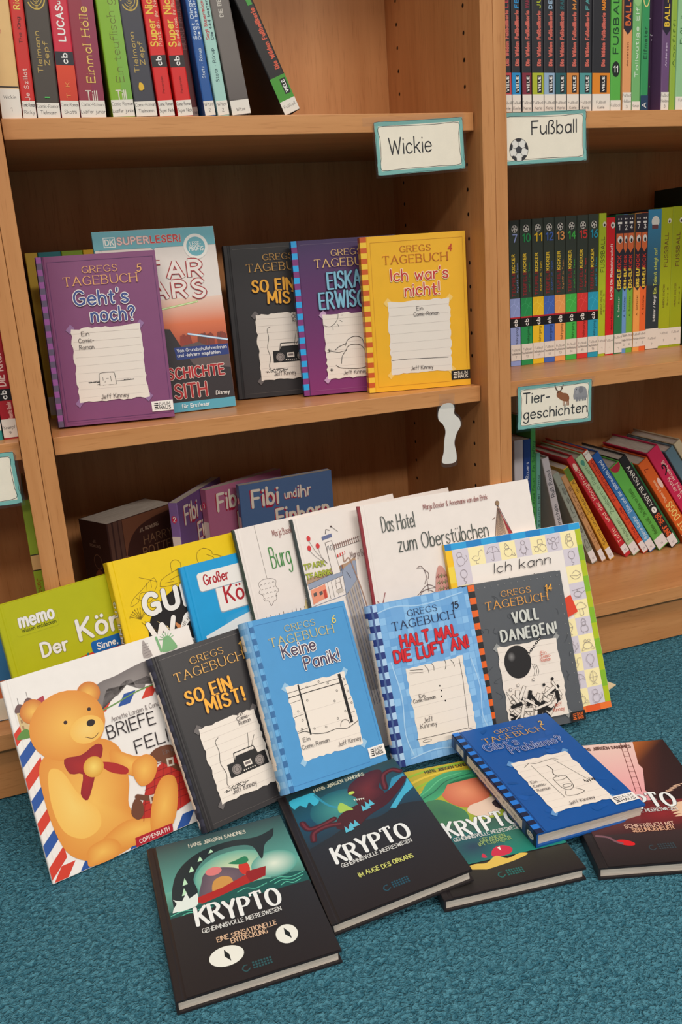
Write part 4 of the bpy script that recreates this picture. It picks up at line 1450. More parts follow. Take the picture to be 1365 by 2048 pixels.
def icon(a, k, x, y):
    def P(*q):
        a.stroke(smooth([(x + u, y + v) for u, v in q], 3), .5, ICON)

    def O(cx, cy, rx, ry):
        a.ring(x + cx, y + cy, rx, ry, .5, ICON, 14)
    k = k % 16
    if k == 0:
        O(11, 9, 6, 6.5), O(10, 18, 4, 3.6), P((16, 6), (21, 10), (20, 16)), P((6, 3), (9, 2), (12, 3))
    elif k == 1:
        P((4, 10), (9, 13), (14, 12), (16, 18), (20, 20), (22, 18)), P((4, 10), (8, 6), (14, 7), (17, 12)), P((10, 6), (10, 2), (13, 2))
    elif k == 2:
        P((3, 13), (7, 20), (13, 22), (19, 20), (23, 13)), P((3, 13), (8, 15), (13, 13), (18, 15), (23, 13)), P((13, 22), (13, 4), (11, 2), (9, 4))
    elif k == 3:
        O(12, 10, 6, 6), O(11, 17, 3, 3), P((16, 6), (22, 4), (20, 9)), P((8, 20), (9, 23), (12, 21))
    elif k == 4:
        O(12, 20, 3, 3), P((9, 17), (8, 6), (16, 6), (15, 17)), P((9, 14), (5, 9)), P((15, 14), (19, 9)), P((10, 6), (10, 2)), P((14, 6), (14, 2))
    elif k == 5:
        O(8, 7, 3.6, 3.6), O(18, 8, 5, 5), P((4, 12), (11, 12), (11, 20), (18, 20), (18, 13)), P((11, 14), (17, 14))
    elif k == 6:
        O(12, 17, 3.2, 3.2), P((9, 16), (3, 20), (4, 12), (9, 12)), P((15, 16), (21, 20), (20, 12), (15, 12)), P((10, 13), (8, 4), (16, 4), (14, 13))
    elif k == 7:
        O(13, 7, 5, 5), O(13, 14, 3.6, 3.6), O(13, 19, 2.6, 2.6), P((6, 8), (8, 20)), P((10, 21), (16, 22))
    elif k == 8:
        O(12, 16, 5, 6), P((12, 10), (11, 6), (14, 4), (11, 1))
    elif k == 9:
        P((4, 12), (10, 6), (18, 7), (22, 13), (16, 10), (10, 11), (4, 12)), P((8, 14), (14, 18), (20, 14))
    elif k == 10:
        O(11, 9, 6, 4), P((17, 9), (23, 12)), P((3, 15), (22, 17)), P((11, 13), (11, 16)), P((6, 4), (16, 4))
    elif k == 11:
        P((4, 13), (6, 19), (12, 22), (18, 19), (20, 13), (4, 13)), P((10, 13), (9, 4), (15, 4), (14, 13))
    elif k == 12:
        O(12, 16, 3, 3), P((8, 18), (12, 24), (16, 18)), P((8, 13), (7, 5), (17, 5), (16, 13), (8, 13)), P((9, 5), (9, 2)), P((15, 5), (15, 2))
    elif k == 13:
        O(12, 9, 7, 5), O(9, 16, 2, 2), O(15, 16, 2, 2), P((5, 8), (2, 3), (7, 4)), P((19, 8), (22, 3), (17, 4))
    elif k == 14:
        P((10, 8), (6, 14), (8, 20), (12, 22), (16, 20), (18, 14), (14, 8), (10, 8)), P((10, 8), (11, 4), (14, 4), (14, 8))
    else:
        P((12, 23), (6, 14), (11, 6), (18, 14), (12, 23)), P((12, 23), (11, 6)), P((6, 14), (18, 14)), P((8, 3), (12, 5), (16, 3))


a.rect(10 + CWD, 10, 10 + 7 * CWD, H - 9.8, (240, 232, 226))
for x, y, k in cells:
    a.rect(x, y, x + CWD, y + CHT + .2, (250, 236, 182) if k % 2 else (214, 206, 218))
for x, y, k in cells:
    icon(a, k, x, y)
a.poly([(168, 168), (178, 172), (185, 146), (168, 140)], (226, 72, 44))
a.build('cover_illustration', r, on_front)
a = Art()
a.text('Ich kann', 67, 222, 13.5, (46, 40, 44), 1.1, x1=156, slant=.12)
a.text('zeichnen lernen', 60, 198, 13.5, (46, 40, 44), 1.1, x1=166, slant=.12)
a.build('title_lettering', r, on_front)

# airmail-bordered book
r, W, H = big('white picture book with a golden plush toy and red and blue airmail stripes', (-.0764, -.1883, .0026, .2632, .3808, .0013, .2358, .2352), .007, (240, 234, 230), (226, 220, 216))
a = Art()
AR, AB = (212, 62, 44), (42, 84, 160)
for i in range(7):
    y = 168 - i * 26
    a.poly([(.4, y), (10, y + 4), (24, y + 18), (24, y + 30), (.4, y + 10)] if i == -1 else [(.4, y - 8), (22, y + 10), (22, y + 24), (.4, y + 6)], (AR, AB)[i % 2])
for i in range(6):
    x = 92 + i * 30
    a.poly([(x, 165), (x + 15, 165), (x + 26, 178), (x + 11, 178)], (AR, AB)[i % 2])
    a.poly([(x - 90, .5), (x - 74, .5), (x - 62, 15), (x - 78, 15)], (AR, AB)[i % 2])
for x, y, h in ((9, 172, 24), (20, 174, 26)):
    a.rect(x, y, x + 9, y + h, (214, 186, 136))
    a.blob([(x - 1, y + h), (x, y + h + 6), (x + 4.5, y + h + 9), (x + 9, y + h + 6), (x + 10, y + h)], (112, 84, 84), 3)
    a.stroke([(x + 4.5, y + h + 8), (x + 4.5, y + h + 16)], .5, (110, 100, 100))
    for j in range(3):
        a.rect(x + 2, y + 4 + j * 7, x + 4, y + 8 + j * 7, (160, 126, 90))
a.rect(18, 172, 36, 186, (222, 196, 150))
a.blob([(4, 166), (6, 172), (14, 176), (20, 170), (28, 176), (36, 172), (38, 164)], (96, 140, 66), 3)
a.poly([(34, 196), (42, 198), (42, 206), (34, 204)], (176, 60, 76))
EL = (150, 142, 140)
a.blob([(92, 166), (94, 190), (108, 200), (128, 202), (150, 206), (172, 208), (186, 200), (188, 182), (180, 176), (166, 190), (160, 178), (150, 180), (146, 192), (132, 190), (124, 178), (116, 190), (108, 180), (102, 168)], EL, 3, edge=(122, 114, 114))
a.stroke(smooth([(176, 200), (186, 192), (186, 180)], 4), 2.4, (110, 102, 102))
a.stroke(smooth([(96, 166), (120, 170), (150, 176), (186, 178)], 4), 1.6, (110, 150, 84))
a.blob([(168, 212), (170, 226), (173, 234), (176, 226), (180, 212)], (170, 160, 158), 2)
for i in range(5):
    a.stroke([(170.5, 214 + i * 3.4), (178, 214.6 + i * 3.4)], .5, (120, 110, 112))
a.blob([(194, 212), (196, 222), (200, 229), (206, 230), (211, 222), (213, 212)], (128, 180, 128), 3)
a.stroke([(192, 214), (190, 232)], 3, (128, 180, 128))
for i in range(7):
    an = R(15 + i * 25)
    a.stroke([(203, 226), (203 + 10 * math.cos(an), 226 + 9 * math.sin(an))], .8, (128, 180, 128))
G1, G2, G3 = (244, 190, 92), (226, 146, 62), (206, 118, 52)
a.blob([(18, 130), (14, 90), (18, 44), (30, 18), (60, 2), (96, 4), (112, 20), (104, 50), (112, 80), (110, 120), (84, 140), (40, 142)], G1, 5, edge=G2)
a.blob([(26, 120), (20, 84), (26, 50), (46, 34), (66, 40), (68, 60), (52, 84), (40, 116)], (246, 206, 112), 5, edge=G1)
a.ell(26, 192, 14, 14, G1, edge=G3)
a.ell(92, 192, 14, 14, G1, edge=G3)
a.ell(60, 164, 44, 40, G1, edge=G2)
a.ell(80, 152, 20, 16, (246, 208, 122), edge=G1)
a.ell(86, 158, 5, 4, (40, 32, 34))
a.ell(58, 168, 2.2, 2.2, (60, 40, 36))
a.ell(88, 174, 2.2, 2.2, (60, 40, 36))
a.stroke(smooth([(76, 144), (84, 140), (92, 144)], 4), .7, (90, 56, 40))
a.blob([(100, 120), (124, 104), (140, 96), (146, 82), (132, 72), (116, 82), (98, 98)], G1, 4, edge=G2)
a.blob([(60, 20), (90, 34), (120, 30), (150, 20), (140, 6), (90, 4)], G1, 4, edge=G2)
a.blob([(42, 8), (48, 22), (70, 24), (82, 14), (78, 1), (46, .8)], G1, 4, edge=G2)
RDD, RDL = (176, 40, 40), (206, 62, 50)
a.blob([(46, 128), (66, 126), (84, 132), (92, 128), (88, 116), (80, 108), (72, 92), (60, 74), (54, 84), (62, 104), (48, 110)], RDD, 3, edge=(150, 32, 40))
a.blob([(84, 110), (100, 104), (114, 92), (110, 86), (92, 96)], RDD, 3)
a.ell(76, 108, 12, 12, (248, 214, 110), edge=(222, 160, 60))
CA = (190, 44, 36)
a.poly([(112, 30), (134, 72), (172, 92), (196, 96), (196, 30), (150, 20)], CA)
for i in range(7):
    a.stroke([(116 + i * 12, 26), (140 + i * 10, 92)], .8, (140, 26, 30))
    a.stroke([(118 + i * 3, 36 + i * 8), (196, 36 + i * 8)], .8, (140, 26, 30))
BRN = (112, 66, 46)
a.blob([(104, 40), (112, 54), (120, 48), (118, 34), (110, 30)], BRN, 3)
a.blob([(140, 92), (152, 102), (172, 100), (176, 88), (160, 84)], BRN, 3)
a.stroke([(116, 56), (142, 42)], 6, BRN)
a.stroke([(148, 96), (178, 66)], 6, BRN)
for cx, cy in ((134, 46), (166, 80)):
    a.poly([(cx - 5, cy - 4), (cx + 4, cy - 5), (cx + 5, cy + 5), (cx - 4, cy + 6)], (206, 190, 176))
    a.poly([(cx - 2.6, cy - 2), (cx + 2, cy - 2.6), (cx + 2.6, cy + 2.6), (cx - 2, cy + 3)], BRN)
a.blob([(122, 96), (140, 100), (150, 86), (140, 68), (124, 66), (118, 82)], G1, 4, edge=G2)
a.blob([(122, 14), (132, 44), (150, 66), (166, 62), (164, 38), (150, 10), (130, 4)], G1, 4, edge=G2)
a.poly([(100, .6), (147, .6), (148.5, 10.5), (101, 11.5)], (176, 24, 44))
a.build('cover_illustration', r, on_front)
a = Art()
INKB = (52, 44, 48)
a.text('Annette Langen & Constanza Droop', 110, 150.6, 6, (120, 108, 108), .5, x1=202)
a.text('BRIEFE VON', 101.5, 132, 15, INKB, 1.5, x1=210, jit=.5)
a.text('FELIX', 129, 105.6, 15, INKB, 1.5, x1=186, jit=.5)
a.text('Ein kleiner Hase', 160, 92, 5, (120, 108, 108), .45, x1=206)
a.text('COPPENRATH', 105, 3.4, 4.6, (240, 220, 214), .75, x1=143)
a.build('title_lettering', r, on_front)

# blue book peeping out at the left edge, and the cream leaf on the carpet
r, W, H = (book('picture_book', 'small blue picture book on the bottom shelf of the left bookcase', .17, .13, .008, pose(-.226, .040, Z3 + .001, 0, .12, 0), (56, 112, 158)), 170, 130)
a = Art()
a.poly([(12, .5), (W - .5, .5), (W - .5, 42), (120, 54), (12, 50)], (206, 104, 58))
a.poly([(12, .5), (W - .5, .5), (W - .5, 28), (12, 34)], (226, 212, 190))
a.build('cover_illustration', r, on_front)
m = Matrix.Translation((.7215, -.0945, .0022)) @ Matrix.Rotation(R(22.6), 4, 'Z') @ Matrix.Rotation(R(-90), 4, 'X')
book('booklet', 'cream booklet lying flat on the carpet under the drawing book', .044, .085, .0018, m, (238, 216, 176), None, False)

# ------------------------------------------------------------------ middle shelf, behind the cover-out books
BK = 'books standing behind the purple hardcover'
for x0, x1, c, nm in ((.0042, .0200, (214, 176, 60), 'yellow book at the back of the middle shelf, against the left upright'), (.0206, .0508, (40, 124, 134), 'teal book at the back of the middle shelf'), (.0516, .0796, (134, 166, 36), 'lime green book at the back of the middle shelf'), (.0802, .1000, (224, 176, 34), 'golden yellow book at the back of the middle shelf, behind the white one')):
    r = book('paperback_book', nm, .10, .2245, x1 - x0, spine_out(x0, .195, Z2, x1 - x0), c, BK, False)
    a = Art()
    a.rect(.6, 4, (x1 - x0) * 1000 - .6, 30, (228, 218, 206))
    a.build('library_label', r, on_spine(x1 - x0))

# white space comic, cover out
r = book('hardcover_book', 'white and pale blue hardcover with outlined letters, standing behind the purple one', .1612, .2438, .011, pose(.0892, .0984, Z2 + .0014, -.0058, .1283, 0), (232, 222, 216), None, True, (100, 168, 186))
W, H = 161.2, 243.8
a = Art()
a.grad(7, 13, W, 152, (70, 48, 50), (226, 150, 116))
a.grad(7, 118, W, 152, (224, 120, 80), (236, 206, 190))
a.grad(7, 82, W, 118, (160, 66, 50), (224, 120, 80))
rs = random.Random(5)
for i in range(30):
    x = 78 + rs.random() * 82
    a.blob([(x - 3, 84), (x - 2, 100 + rs.random() * 4), (x + 2, 100), (x + 3, 84)], (134 + rs.randint(-20, 20), 62, 50), 2)
a.poly([(7, 13), (W - .5, 13), (W - .5, 72), (120, 92), (96, 88), (84, 112), (70, 114), (7, 120)], (52, 46, 50))
a.poly([(96, 88), (120, 92), (W - .5, 72), (W - .5, 54), (110, 62)], (98, 84, 84))
a.stroke([(76, 139), (126, 146)], 2.2, (170, 206, 120))
a.stroke([(76, 139), (126, 146)], .8, (232, 244, 200))
a.stroke([(108, 104), (W - .5, 92)], 2.6, (150, 190, 226))
a.stroke([(108, 104), (W - .5, 92)], 1.0, (236, 246, 252))
a.poly([(86, 87), (W - .5, 86.6), (W - .5, 72), (88, 70)], (44, 62, 128))
a.poly([(7, 220), (74, 220), (77, 217), (80, 220), (W - .3, 220), (W - .3, H - .3), (.3, H - .3), (.3, 220)], (104, 176, 190))
a.rect(.3, .3, W - .3, 13.2, (88, 168, 192))
a.ell(134, 218.5, 16.5, 16.5, (240, 236, 230), n=36)
a.ell(134, 218.5, 12.6, 12.6, (104, 176, 190), n=36)
a.poly([(13.4, 223), (29, 223), (29, 236), (13.4, 236)], (236, 240, 238))
a.poly([(14.6, 224.2), (27.8, 224.2), (27.8, 234.8), (14.6, 234.8)], (104, 176, 190))
a.build('cover_illustration', r, on_front)
a = Art()
a.text('DK', 16, 226, 7, (240, 240, 236), 1.5, x1=26.6)
a.text('SUPER', 31.5, 226.4, 8.2, (238, 206, 200), 1.9, x1=72, out=(.35, (176, 60, 70)))
a.text('LESER!', 75, 226.4, 8.2, (196, 44, 50), 1.9, x1=114, out=(.3, (236, 220, 210)))
a.text('LESE-', 126.5, 219.6, 5, (236, 240, 236), .7, x1=141)
a.text('PROFIS', 124.6, 213, 5, (240, 244, 240), 1.0, x1=143.6)
for t, y, x0 in (('STAR', 178.6, 40), ('WARS', 152.5, 32)):
    a.text(t, x0, y, 21.5, (238, 228, 222), 4.2, x1=138, out=(1.3, (168, 38, 46)), track=2.2, rnd=False)
a.text('Von GrundschullehrerInnen', 89.5, 80.5, 4.4, (230, 230, 236), .6, x1=158)
a.text('und -lehrern empfohlen', 89.5, 74, 4.4, (230, 230, 236), .7, x1=148)
a.text('GESCHICHTE', 52, 45.6, 13.6, (176, 40, 46), 2.7, x1=150, out=(.6, (232, 216, 206)))
a.text('SITH', 79.5, 19, 18, (170, 44, 46), 3.0, x1=122.5, out=(.6, (232, 216, 206)))
a.text('Disney', 135, 18.5, 5.4, (238, 236, 232), .8, x1=154, slant=.15)
a.text('für Erstleser', 86, 5.2, 5, (232, 240, 244), .9, x1=124)
a.build('title_lettering', r, on_front)

# ------------------------------------------------------------------ rows of books with their spines out


def tag_label(a, t, y0, y1, lines, col=(232, 224, 214)):
    a.rect(.3, y0, t - .3, y1, col)
    n = len(lines)
    for i, ln in enumerate(lines):
        yy = y0 + (y1 - y0) * (1 - (i + .8) / (n + .4))
        h = min(3.6, (y1 - y0) / (n + 1.2))
        a.text(ln, max(.8, t / 2 - len(ln) * 1.1), yy, h, (70, 62, 66), .34, x1=min(t - .8, t / 2 + len(ln) * 1.1))


def up_text(a, t, s, z0, z1, h, col, w, pos=.5, out=None, nib=None, serif=False, jit=0):
    """lettering running up the spine"""
    a.text(s, t * pos + h / 2, z0, h, col, w, x1=t * pos + h / 2 + (z1 - z0), rot=R(90), out=out, nib=nib, serif=serif, jit=jit)


def down_text(a, t, s, z1, z0, h, col, w, pos=.5, out=None):
    a.text(s, t * pos - h / 2, z1, h, col, w, x1=t * pos - h / 2 + (z1 - z0), rot=R(-90), out=out)


def row_book(x0, x1, y, z, H, D, tilt, cover, label, group, name='hardcover_book', hard=True, tt=None):
    T = (x1 - x0) if tt is None else tt
    r = book(name, label, D, H, T, spine_out(x0, y, z, T, tilt), cover, group, hard)
    return r, T * 1000


def fin(r, a, b, T):
    a.build('spine_lettering', r, on_spine(T / 1000))
    b.build('library_label', r, on_spine(T / 1000))


UP = 'books on the upper shelf of the middle bookcase'
YU = .027
specs = [
 # x0, x1, tilt deg, cover, label
 (.0026, .0246, 2.0, (226, 186, 126), 'cream book at the left end of the upper shelf'),
 (.0254, .0402, 1.8, (206, 44, 40), 'thin red book with yellow name, second on the upper shelf'),
 (.0410, .0664, 1.8, (74, 66, 60), 'charcoal book with round gold seal and a green patch'),
 (.0674, .0880, 1.6, (208, 40, 66), 'crimson book with white lettering above a dark band'),
 (.0888, .1176, .8, (150, 48, 66), 'wine red book with tall gold lettering on the upper shelf'),
 (.1250, .1508, -1.4, (132, 176, 44), 'light green book on the upper shelf'),
 (.1520, .1780, -2.2, (66, 66, 76), 'dark blue-grey book with round gold seal and yellow patch'),
 (.1792, .1988, -2.6, (218, 36, 36), 'bright red book with yellow lettering, left of its twin'),
 (.2010, .2206, -3.0, (218, 36, 36), 'bright red book with yellow lettering, right of its twin'),
 (.2214, .2316, -3.4, (92, 30, 34), 'thin dark red book beside two bright red books'),
 (.2340, .2484, -4.4, (32, 86, 156), 'thin blue joke book on the upper shelf'),
 (.2496, .2654, -5.2, (166, 208, 198), 'thin pale turquoise joke book on the upper shelf'),
 (.2674, .2926, -6.6, (112, 104, 100), 'grey book right of the pale turquoise one'),
]
for i, (x0, x1, tl, cv, lb) in enumerate(specs):
    H = (.205, .20, .212, .208, .214, .214, .212, .205, .205, .20, .19, .19, .21)[i]
    if i > 5:
        x1 -= .0012
    r, T = row_book(x0, x1, YU + (.02 if i == 9 else 0), Z1, H, .14, R(tl), cv, lb, UP)
    a, b = Art(), Art()
    if i == 0:
        a.rect(.4, 33, T - .4, 34.4, (50, 40, 36))
        up_text(a, T, 'Der Roman zum Film', 88, 180, 4.4, (196, 110, 90), .5, .35)
        tag_label(b, T, 1, 32, ('Wickie', '1'))
    elif i == 1:
        up_text(a, T, 'Achtung, wilder', 136, 186, 4, (240, 220, 200), .6, .55)
        up_text(a, T, 'Ricky!', 112, 134, 6, (240, 206, 96), 1.0, .5)
        up_text(a, T, 'The King', 78, 104, 3.4, (90, 30, 30), .5, .5)
        up_text(a, T, 'Je Szillat', 20, 52, 4.4, (240, 200, 190), .7, .5)
        tag_label(b, T, 1, 19, ('Comic-Roman', 'Ricky'))
    elif i in (2, 6):
        gold = (204, 172, 80)
        a.ring(T / 2, 124, 9.4, 11.6, 1.3, gold)
        a.ring(T / 2, 124, 6.4, 8, .8, gold)
        a.ring(T / 2, 124, 3.6, 4.6, .6, gold)
        a.poly([(2, 118), (T - 2, 128), (T - 2, 132), (2, 122)], (74, 66, 60) if i == 2 else (66, 66, 76))
        up_text(a, T, 'SUPER', 113, 136, 2.6, gold, .4, .5)
        for k, (t, p) in enumerate((('Tielmann', .36), ('Zepf', .68))):
            up_text(a, T, t, 48 + k * 8, (90, 80)[k], 5, (190, 160, 90), .8, p)
        for k, (t, p) in enumerate((('Mein', .25), ('Zombie' if i == 2 else 'Moor', .5), ('Kürbis' if i == 2 else 'Ungeheuer', .76))):
            up_text(a, T, t, 158, 190 if k else 178, 5.4, (190, 166, 96), 1.0 if k else .6, p)
        if i == 2:
            a.blob([(T - .5, 140), (T - 5, 146), (T - 7, 156), (T - 5, 166), (T - .5, 170)], (66, 150, 60))
            a.rect(T * .4, 22, T * .62, 23.4, (80, 180, 90))
        else:
            a.poly([(T - .5, 146), (T - 7, 160), (T - .5, 172)], (226, 190, 60))
            a.blob([(8, 29), (9, 37), (13, 36), (14, 30)], (226, 180, 50), 2)
        tag_label(b, T, 1, 17, ('Comic-Roman', 'Tielmann'))
    elif i == 3:
        a.rect(.4, 56, T - .4, 70, (40, 38, 48))
        a.grad(.4, 19, T - .4, 56, (206, 60, 38), (222, 70, 40))
        up_text(a, T, 'cb', 58, 68, 6, WHITE, 1.3)
        up_text(a, T, 'LUCAS', 81, 116, 7, WHITE, 1.5, .5)
        up_text(a, T, 'und', 118, 130, 4, WHITE, .9, .5)
        up_text(a, T, 'SKOTTI', 131, 176, 8, WHITE, 1.5, .5, jit=.3)
        up_text(a, T, 'T. K.', 22, 40, 4, (236, 150, 80), .6, .5)
        tag_label(b, T, 1, 19, ('Comic-Roman', 'Skotti'))
    elif i in (4, 5):
        a.grad(T * .55, 19, T - .4, H * 1000 - 1, (140, 46, 74) if i == 4 else (120, 172, 70), (150, 60, 90) if i == 4 else (150, 190, 60))
        up_text(a, T, 'Einmal Hölle und zurück' if i == 4 else 'Ein teuflisch gutes Team', 38, 196 if i == 4 else 190, 8.6, (234, 190, 100) if i == 4 else (104, 110, 40), 1.5 if i == 4 else .9, .56, nib=.5, serif=True, out=(.3, (90, 30, 30)) if i == 4 else None)
        a.text('Till', T * .3, 19.6, 9.5, (222, 212, 196), 1.2, x1=T * .72)
        tag_label(b, T, 1, 19, ('Comic-Roman', 'Luzifer junior'))
    elif i in (7, 8):
        a.rect(.4, 54, T - .4, 66.5, (44, 38, 40))
        up_text(a, T, 'cb', 56, 65, 5.6, WHITE, 1.2)
        up_text(a, T, 'Super Nick', 76, 130, 8, (240, 196, 70), 1.5, .38)
        up_text(a, T, 'Platz da, ihr Nieten!' if i == 7 else 'Ihr seid raus, ihr Flaschen!', 76, 138, 3.6, (244, 190, 160), .6, .78)
        up_text(a, T, 'Petersen', 26, 44, 2.6, (150, 30, 30), .4, .5)
        a.ell(T * .4, 148, 3, 4.2, (244, 210, 150))
        tag_label(b, T, 1, 18, ('Comic-Roman', 'Super Nick'))
    elif i == 9:
        up_text(a, T, 'HUND MÜLLER', 78, 140, 5, (150, 90, 90), .7)
        tag_label(b, T, 1, 14, ('Roman',), (150, 130, 124))
    elif i in (10, 11):
        c1, c2 = ((214, 226, 240), (214, 226, 240)) if i == 10 else ((190, 60, 66), (50, 80, 90))
        up_text(a, T, 'Sagt Dingo zu Enigma' if i == 10 else 'Sagt Supermücke zu Spidermücke', 84, 170, 3.6, c1, .7, .32)
        up_text(a, T, 'Die 333 besten Kinderwitze' if i == 10 else 'Die 444 besten Kinderwitze', 84, 160, 3.0, c2, .6, .70)
        up_text(a, T, 'Stotz · Rürup', 42 if i == 10 else 38, 74, 3.6, c1 if i == 10 else c2, .5, .5)
        tag_label(b, T, 1, 17, ('Witze', '2'))
    else:
        up_text(a, T, 'DIE BESTEN KINDERWITZE', 108, 186, 4.2, (214, 206, 196), .7, .45)
        a.grad(.4, 18, T - .4, 60, (100, 92, 90), (112, 104, 100))
        tag_label(b, T, 1, 17, ('', 'Witze'))
    fin(r, a, b, T)

# the black one that slumps over at the end of the row
r, T = row_book(.3352, .3572, .030, Z1, .205, .145, R(-22), (36, 33, 34), 'black football book slumped to the left at the end of the upper shelf', UP, tt=.0215)
a, b = Art(), Art()
a.rect(.4, 15, T - .4, 44, (72, 150, 52))
a.rect(T * .55, 22, T * .9, 40, (30, 30, 30))
up_text(a, T, 'VIELE', 24, 38, 3.6, WHITE, .9, .72)
up_text(a, T, 'Die Wilden Fußballkerle', 52, 122, 5, (214, 92, 66), 1.3, .72)
a.rect(T * .58, 126, T * .86, 138, (66, 150, 60))
tag_label(b, T, .6, 16, ('Fußball',))
fin(r, a, b, T)

FU = 'football books on the upper shelf of the right bookcase'
x = .6332
kerle = [(.6440, .6602, (196, 70, 76), 'red'), (.6609, .6745, (40, 140, 200), 'sky blue'), (.6766, .6913, (130, 44, 62), 'wine red'), (.6923, .7104, (176, 184, 50), 'lime'), (.7110, .7281, (150, 176, 202), 'pale blue'), (.7292, .7463, (40, 92, 98), 'dark teal'), (.7473, .7670, (214, 136, 66), 'light orange'), (.7681, .7879, (82, 150, 150), 'turquoise'), (.7886, .8183, (226, 136, 40), 'orange')]
for i, (x0, x1, c, nm) in enumerate(kerle):
    r, T = row_book(x0, x1, .036, Z1, .212, .15, 0, (44, 44, 50), 'black football book with a %s band%s' % (nm, ', widest of its row' if i == 8 else ' low on its spine'), FU)
    a, b = Art(), Art()
    a.rect(.3, 22, T - .3, 51, c)
    a.rect(T * .44, 26, T * .82, 48, (34, 32, 36))
    up_text(a, T, 'VIELE', 28, 46, 3.6, WHITE, 1.0, .63)
    up_text(a, T, 'Die Wilden Fußballkerle', 60, 126, 5, (206, 104, 92), 1.5, .6)
    up_text(a, T, ('LEON', 'FELIX', 'VANESSA', 'JULI', 'DENIZ', 'RABAN', 'MAXI', 'FABI', 'MARKUS')[i], 130, 154, 5, c, 1.4, .6)
    tag_label(b, T, 1, 24, ('', 'Fußball', 'Kerle'))
    fin(r, a, b, T)
more = [(.8190, .8368, (92, 176, 74), 'green football book with large dark lettering, right of the orange band'),
        (.8394, .8546, (230, 158, 104), 'peach book with a dark pointed panel on the right upper shelf'),
        (.8554, .8698, (118, 180, 112), 'pale green book with white script, beside the peach one'),
        (.8706, .8838, (56, 150, 92), 'emerald book with a round badge on the right upper shelf'),
        (.8846, .9050, (56, 36, 62), 'dark purple speckled book set back in its row'),
        (.9058, .9200, (110, 78, 120), 'mauve book with a dark pointed panel on the right upper shelf'),
        (.9212, .9310, (150, 180, 66), 'thin lime book near the right edge of the upper shelf'),
        (.9318, .9580, (150, 196, 148), 'mint green book at the right edge of the upper shelf'),
        (.9590, .9800, (70, 110, 160), 'blue book beyond the mint green one')]
for i, (x0, x1, c, lb) in enumerate(more[:8]):
    r, T = row_book(x0, x1, .036 + (.02 if i == 4 else 0), Z1, .212, .15, 0, c, lb, FU)
    a, b = Art(), Art()
    if i == 0:
        up_text(a, T, 'FUßBALL O', 76, 182, 8, (28, 70, 40), 1.7, .45)
        a.ell(T / 2, 56, T * .36, 10, (30, 40, 34))
        a.text('11', T * .3, 52, 8, WHITE, 1.2)
        tag_label(b, T, 1, 16, ('Fußball',))
    elif i in (1, 5):
        a.poly([(.4, 212 - 1), (T - .4, 212 - 1), (T - .4, 108), (T / 2, 100), (.4, 108)], (40, 34, 52))
        up_text(a, T, 'BALL-HELD', 112, 176, T * .5, (230, 110, 50) if i == 1 else (230, 190, 60), 1.6, .5)
        up_text(a, T, 'Andersen', 60, 90, 3, (120, 60, 40) if i == 1 else (220, 200, 226), .5)
        tag_label(b, T, 1, 26, ('Fußball', 'Helden', '3'))
    elif i == 2:
        a.rect(.4, 150, T - .4, 211, (60, 66, 74))
        a.ell(T / 2, 148, T * .48, 12, (150, 200, 130))
        up_text(a, T, 'Tollwütige Elf', 46, 134, 5, (226, 240, 220), .9, .5)
        tag_label(b, T, 1, 14, ('Roman',))
    elif i == 3:
        a.ring(T / 2, 152, T * .4, 16, 1.6, (226, 206, 130))
        up_text(a, T, 'Elfmeter', 70, 110, 5, (30, 90, 60), 1.2)
        a.rect(.4, 1, T - .4, 22, (40, 66, 96))
        up_text(a, T, 'A', 6, 12, 6, WHITE, 1)
    elif i == 4:
        rs = random.Random(3)
        for k in range(24):
            a.ell(rs.uniform(1.5, T - 1.5), rs.uniform(20, 200), .7, .9, (206, 190, 210) if k % 3 else (90, 140, 80), n=8)
    elif i == 6:
        up_text(a, T, 'Anpfiff!', 60, 120, 4, (80, 110, 40), .8)
    else:
        up_text(a, T, 'Fußballgeschichten', 90, 190, 8, (60, 110, 70), 1.0, .35)
        up_text(a, T, 'für Erstleser', 50, 84, 4, (40, 80, 50), .8, .7)
        tag_label(b, T, 1, 20, ('Fußball', '4'))
    fin(r, a, b, T)

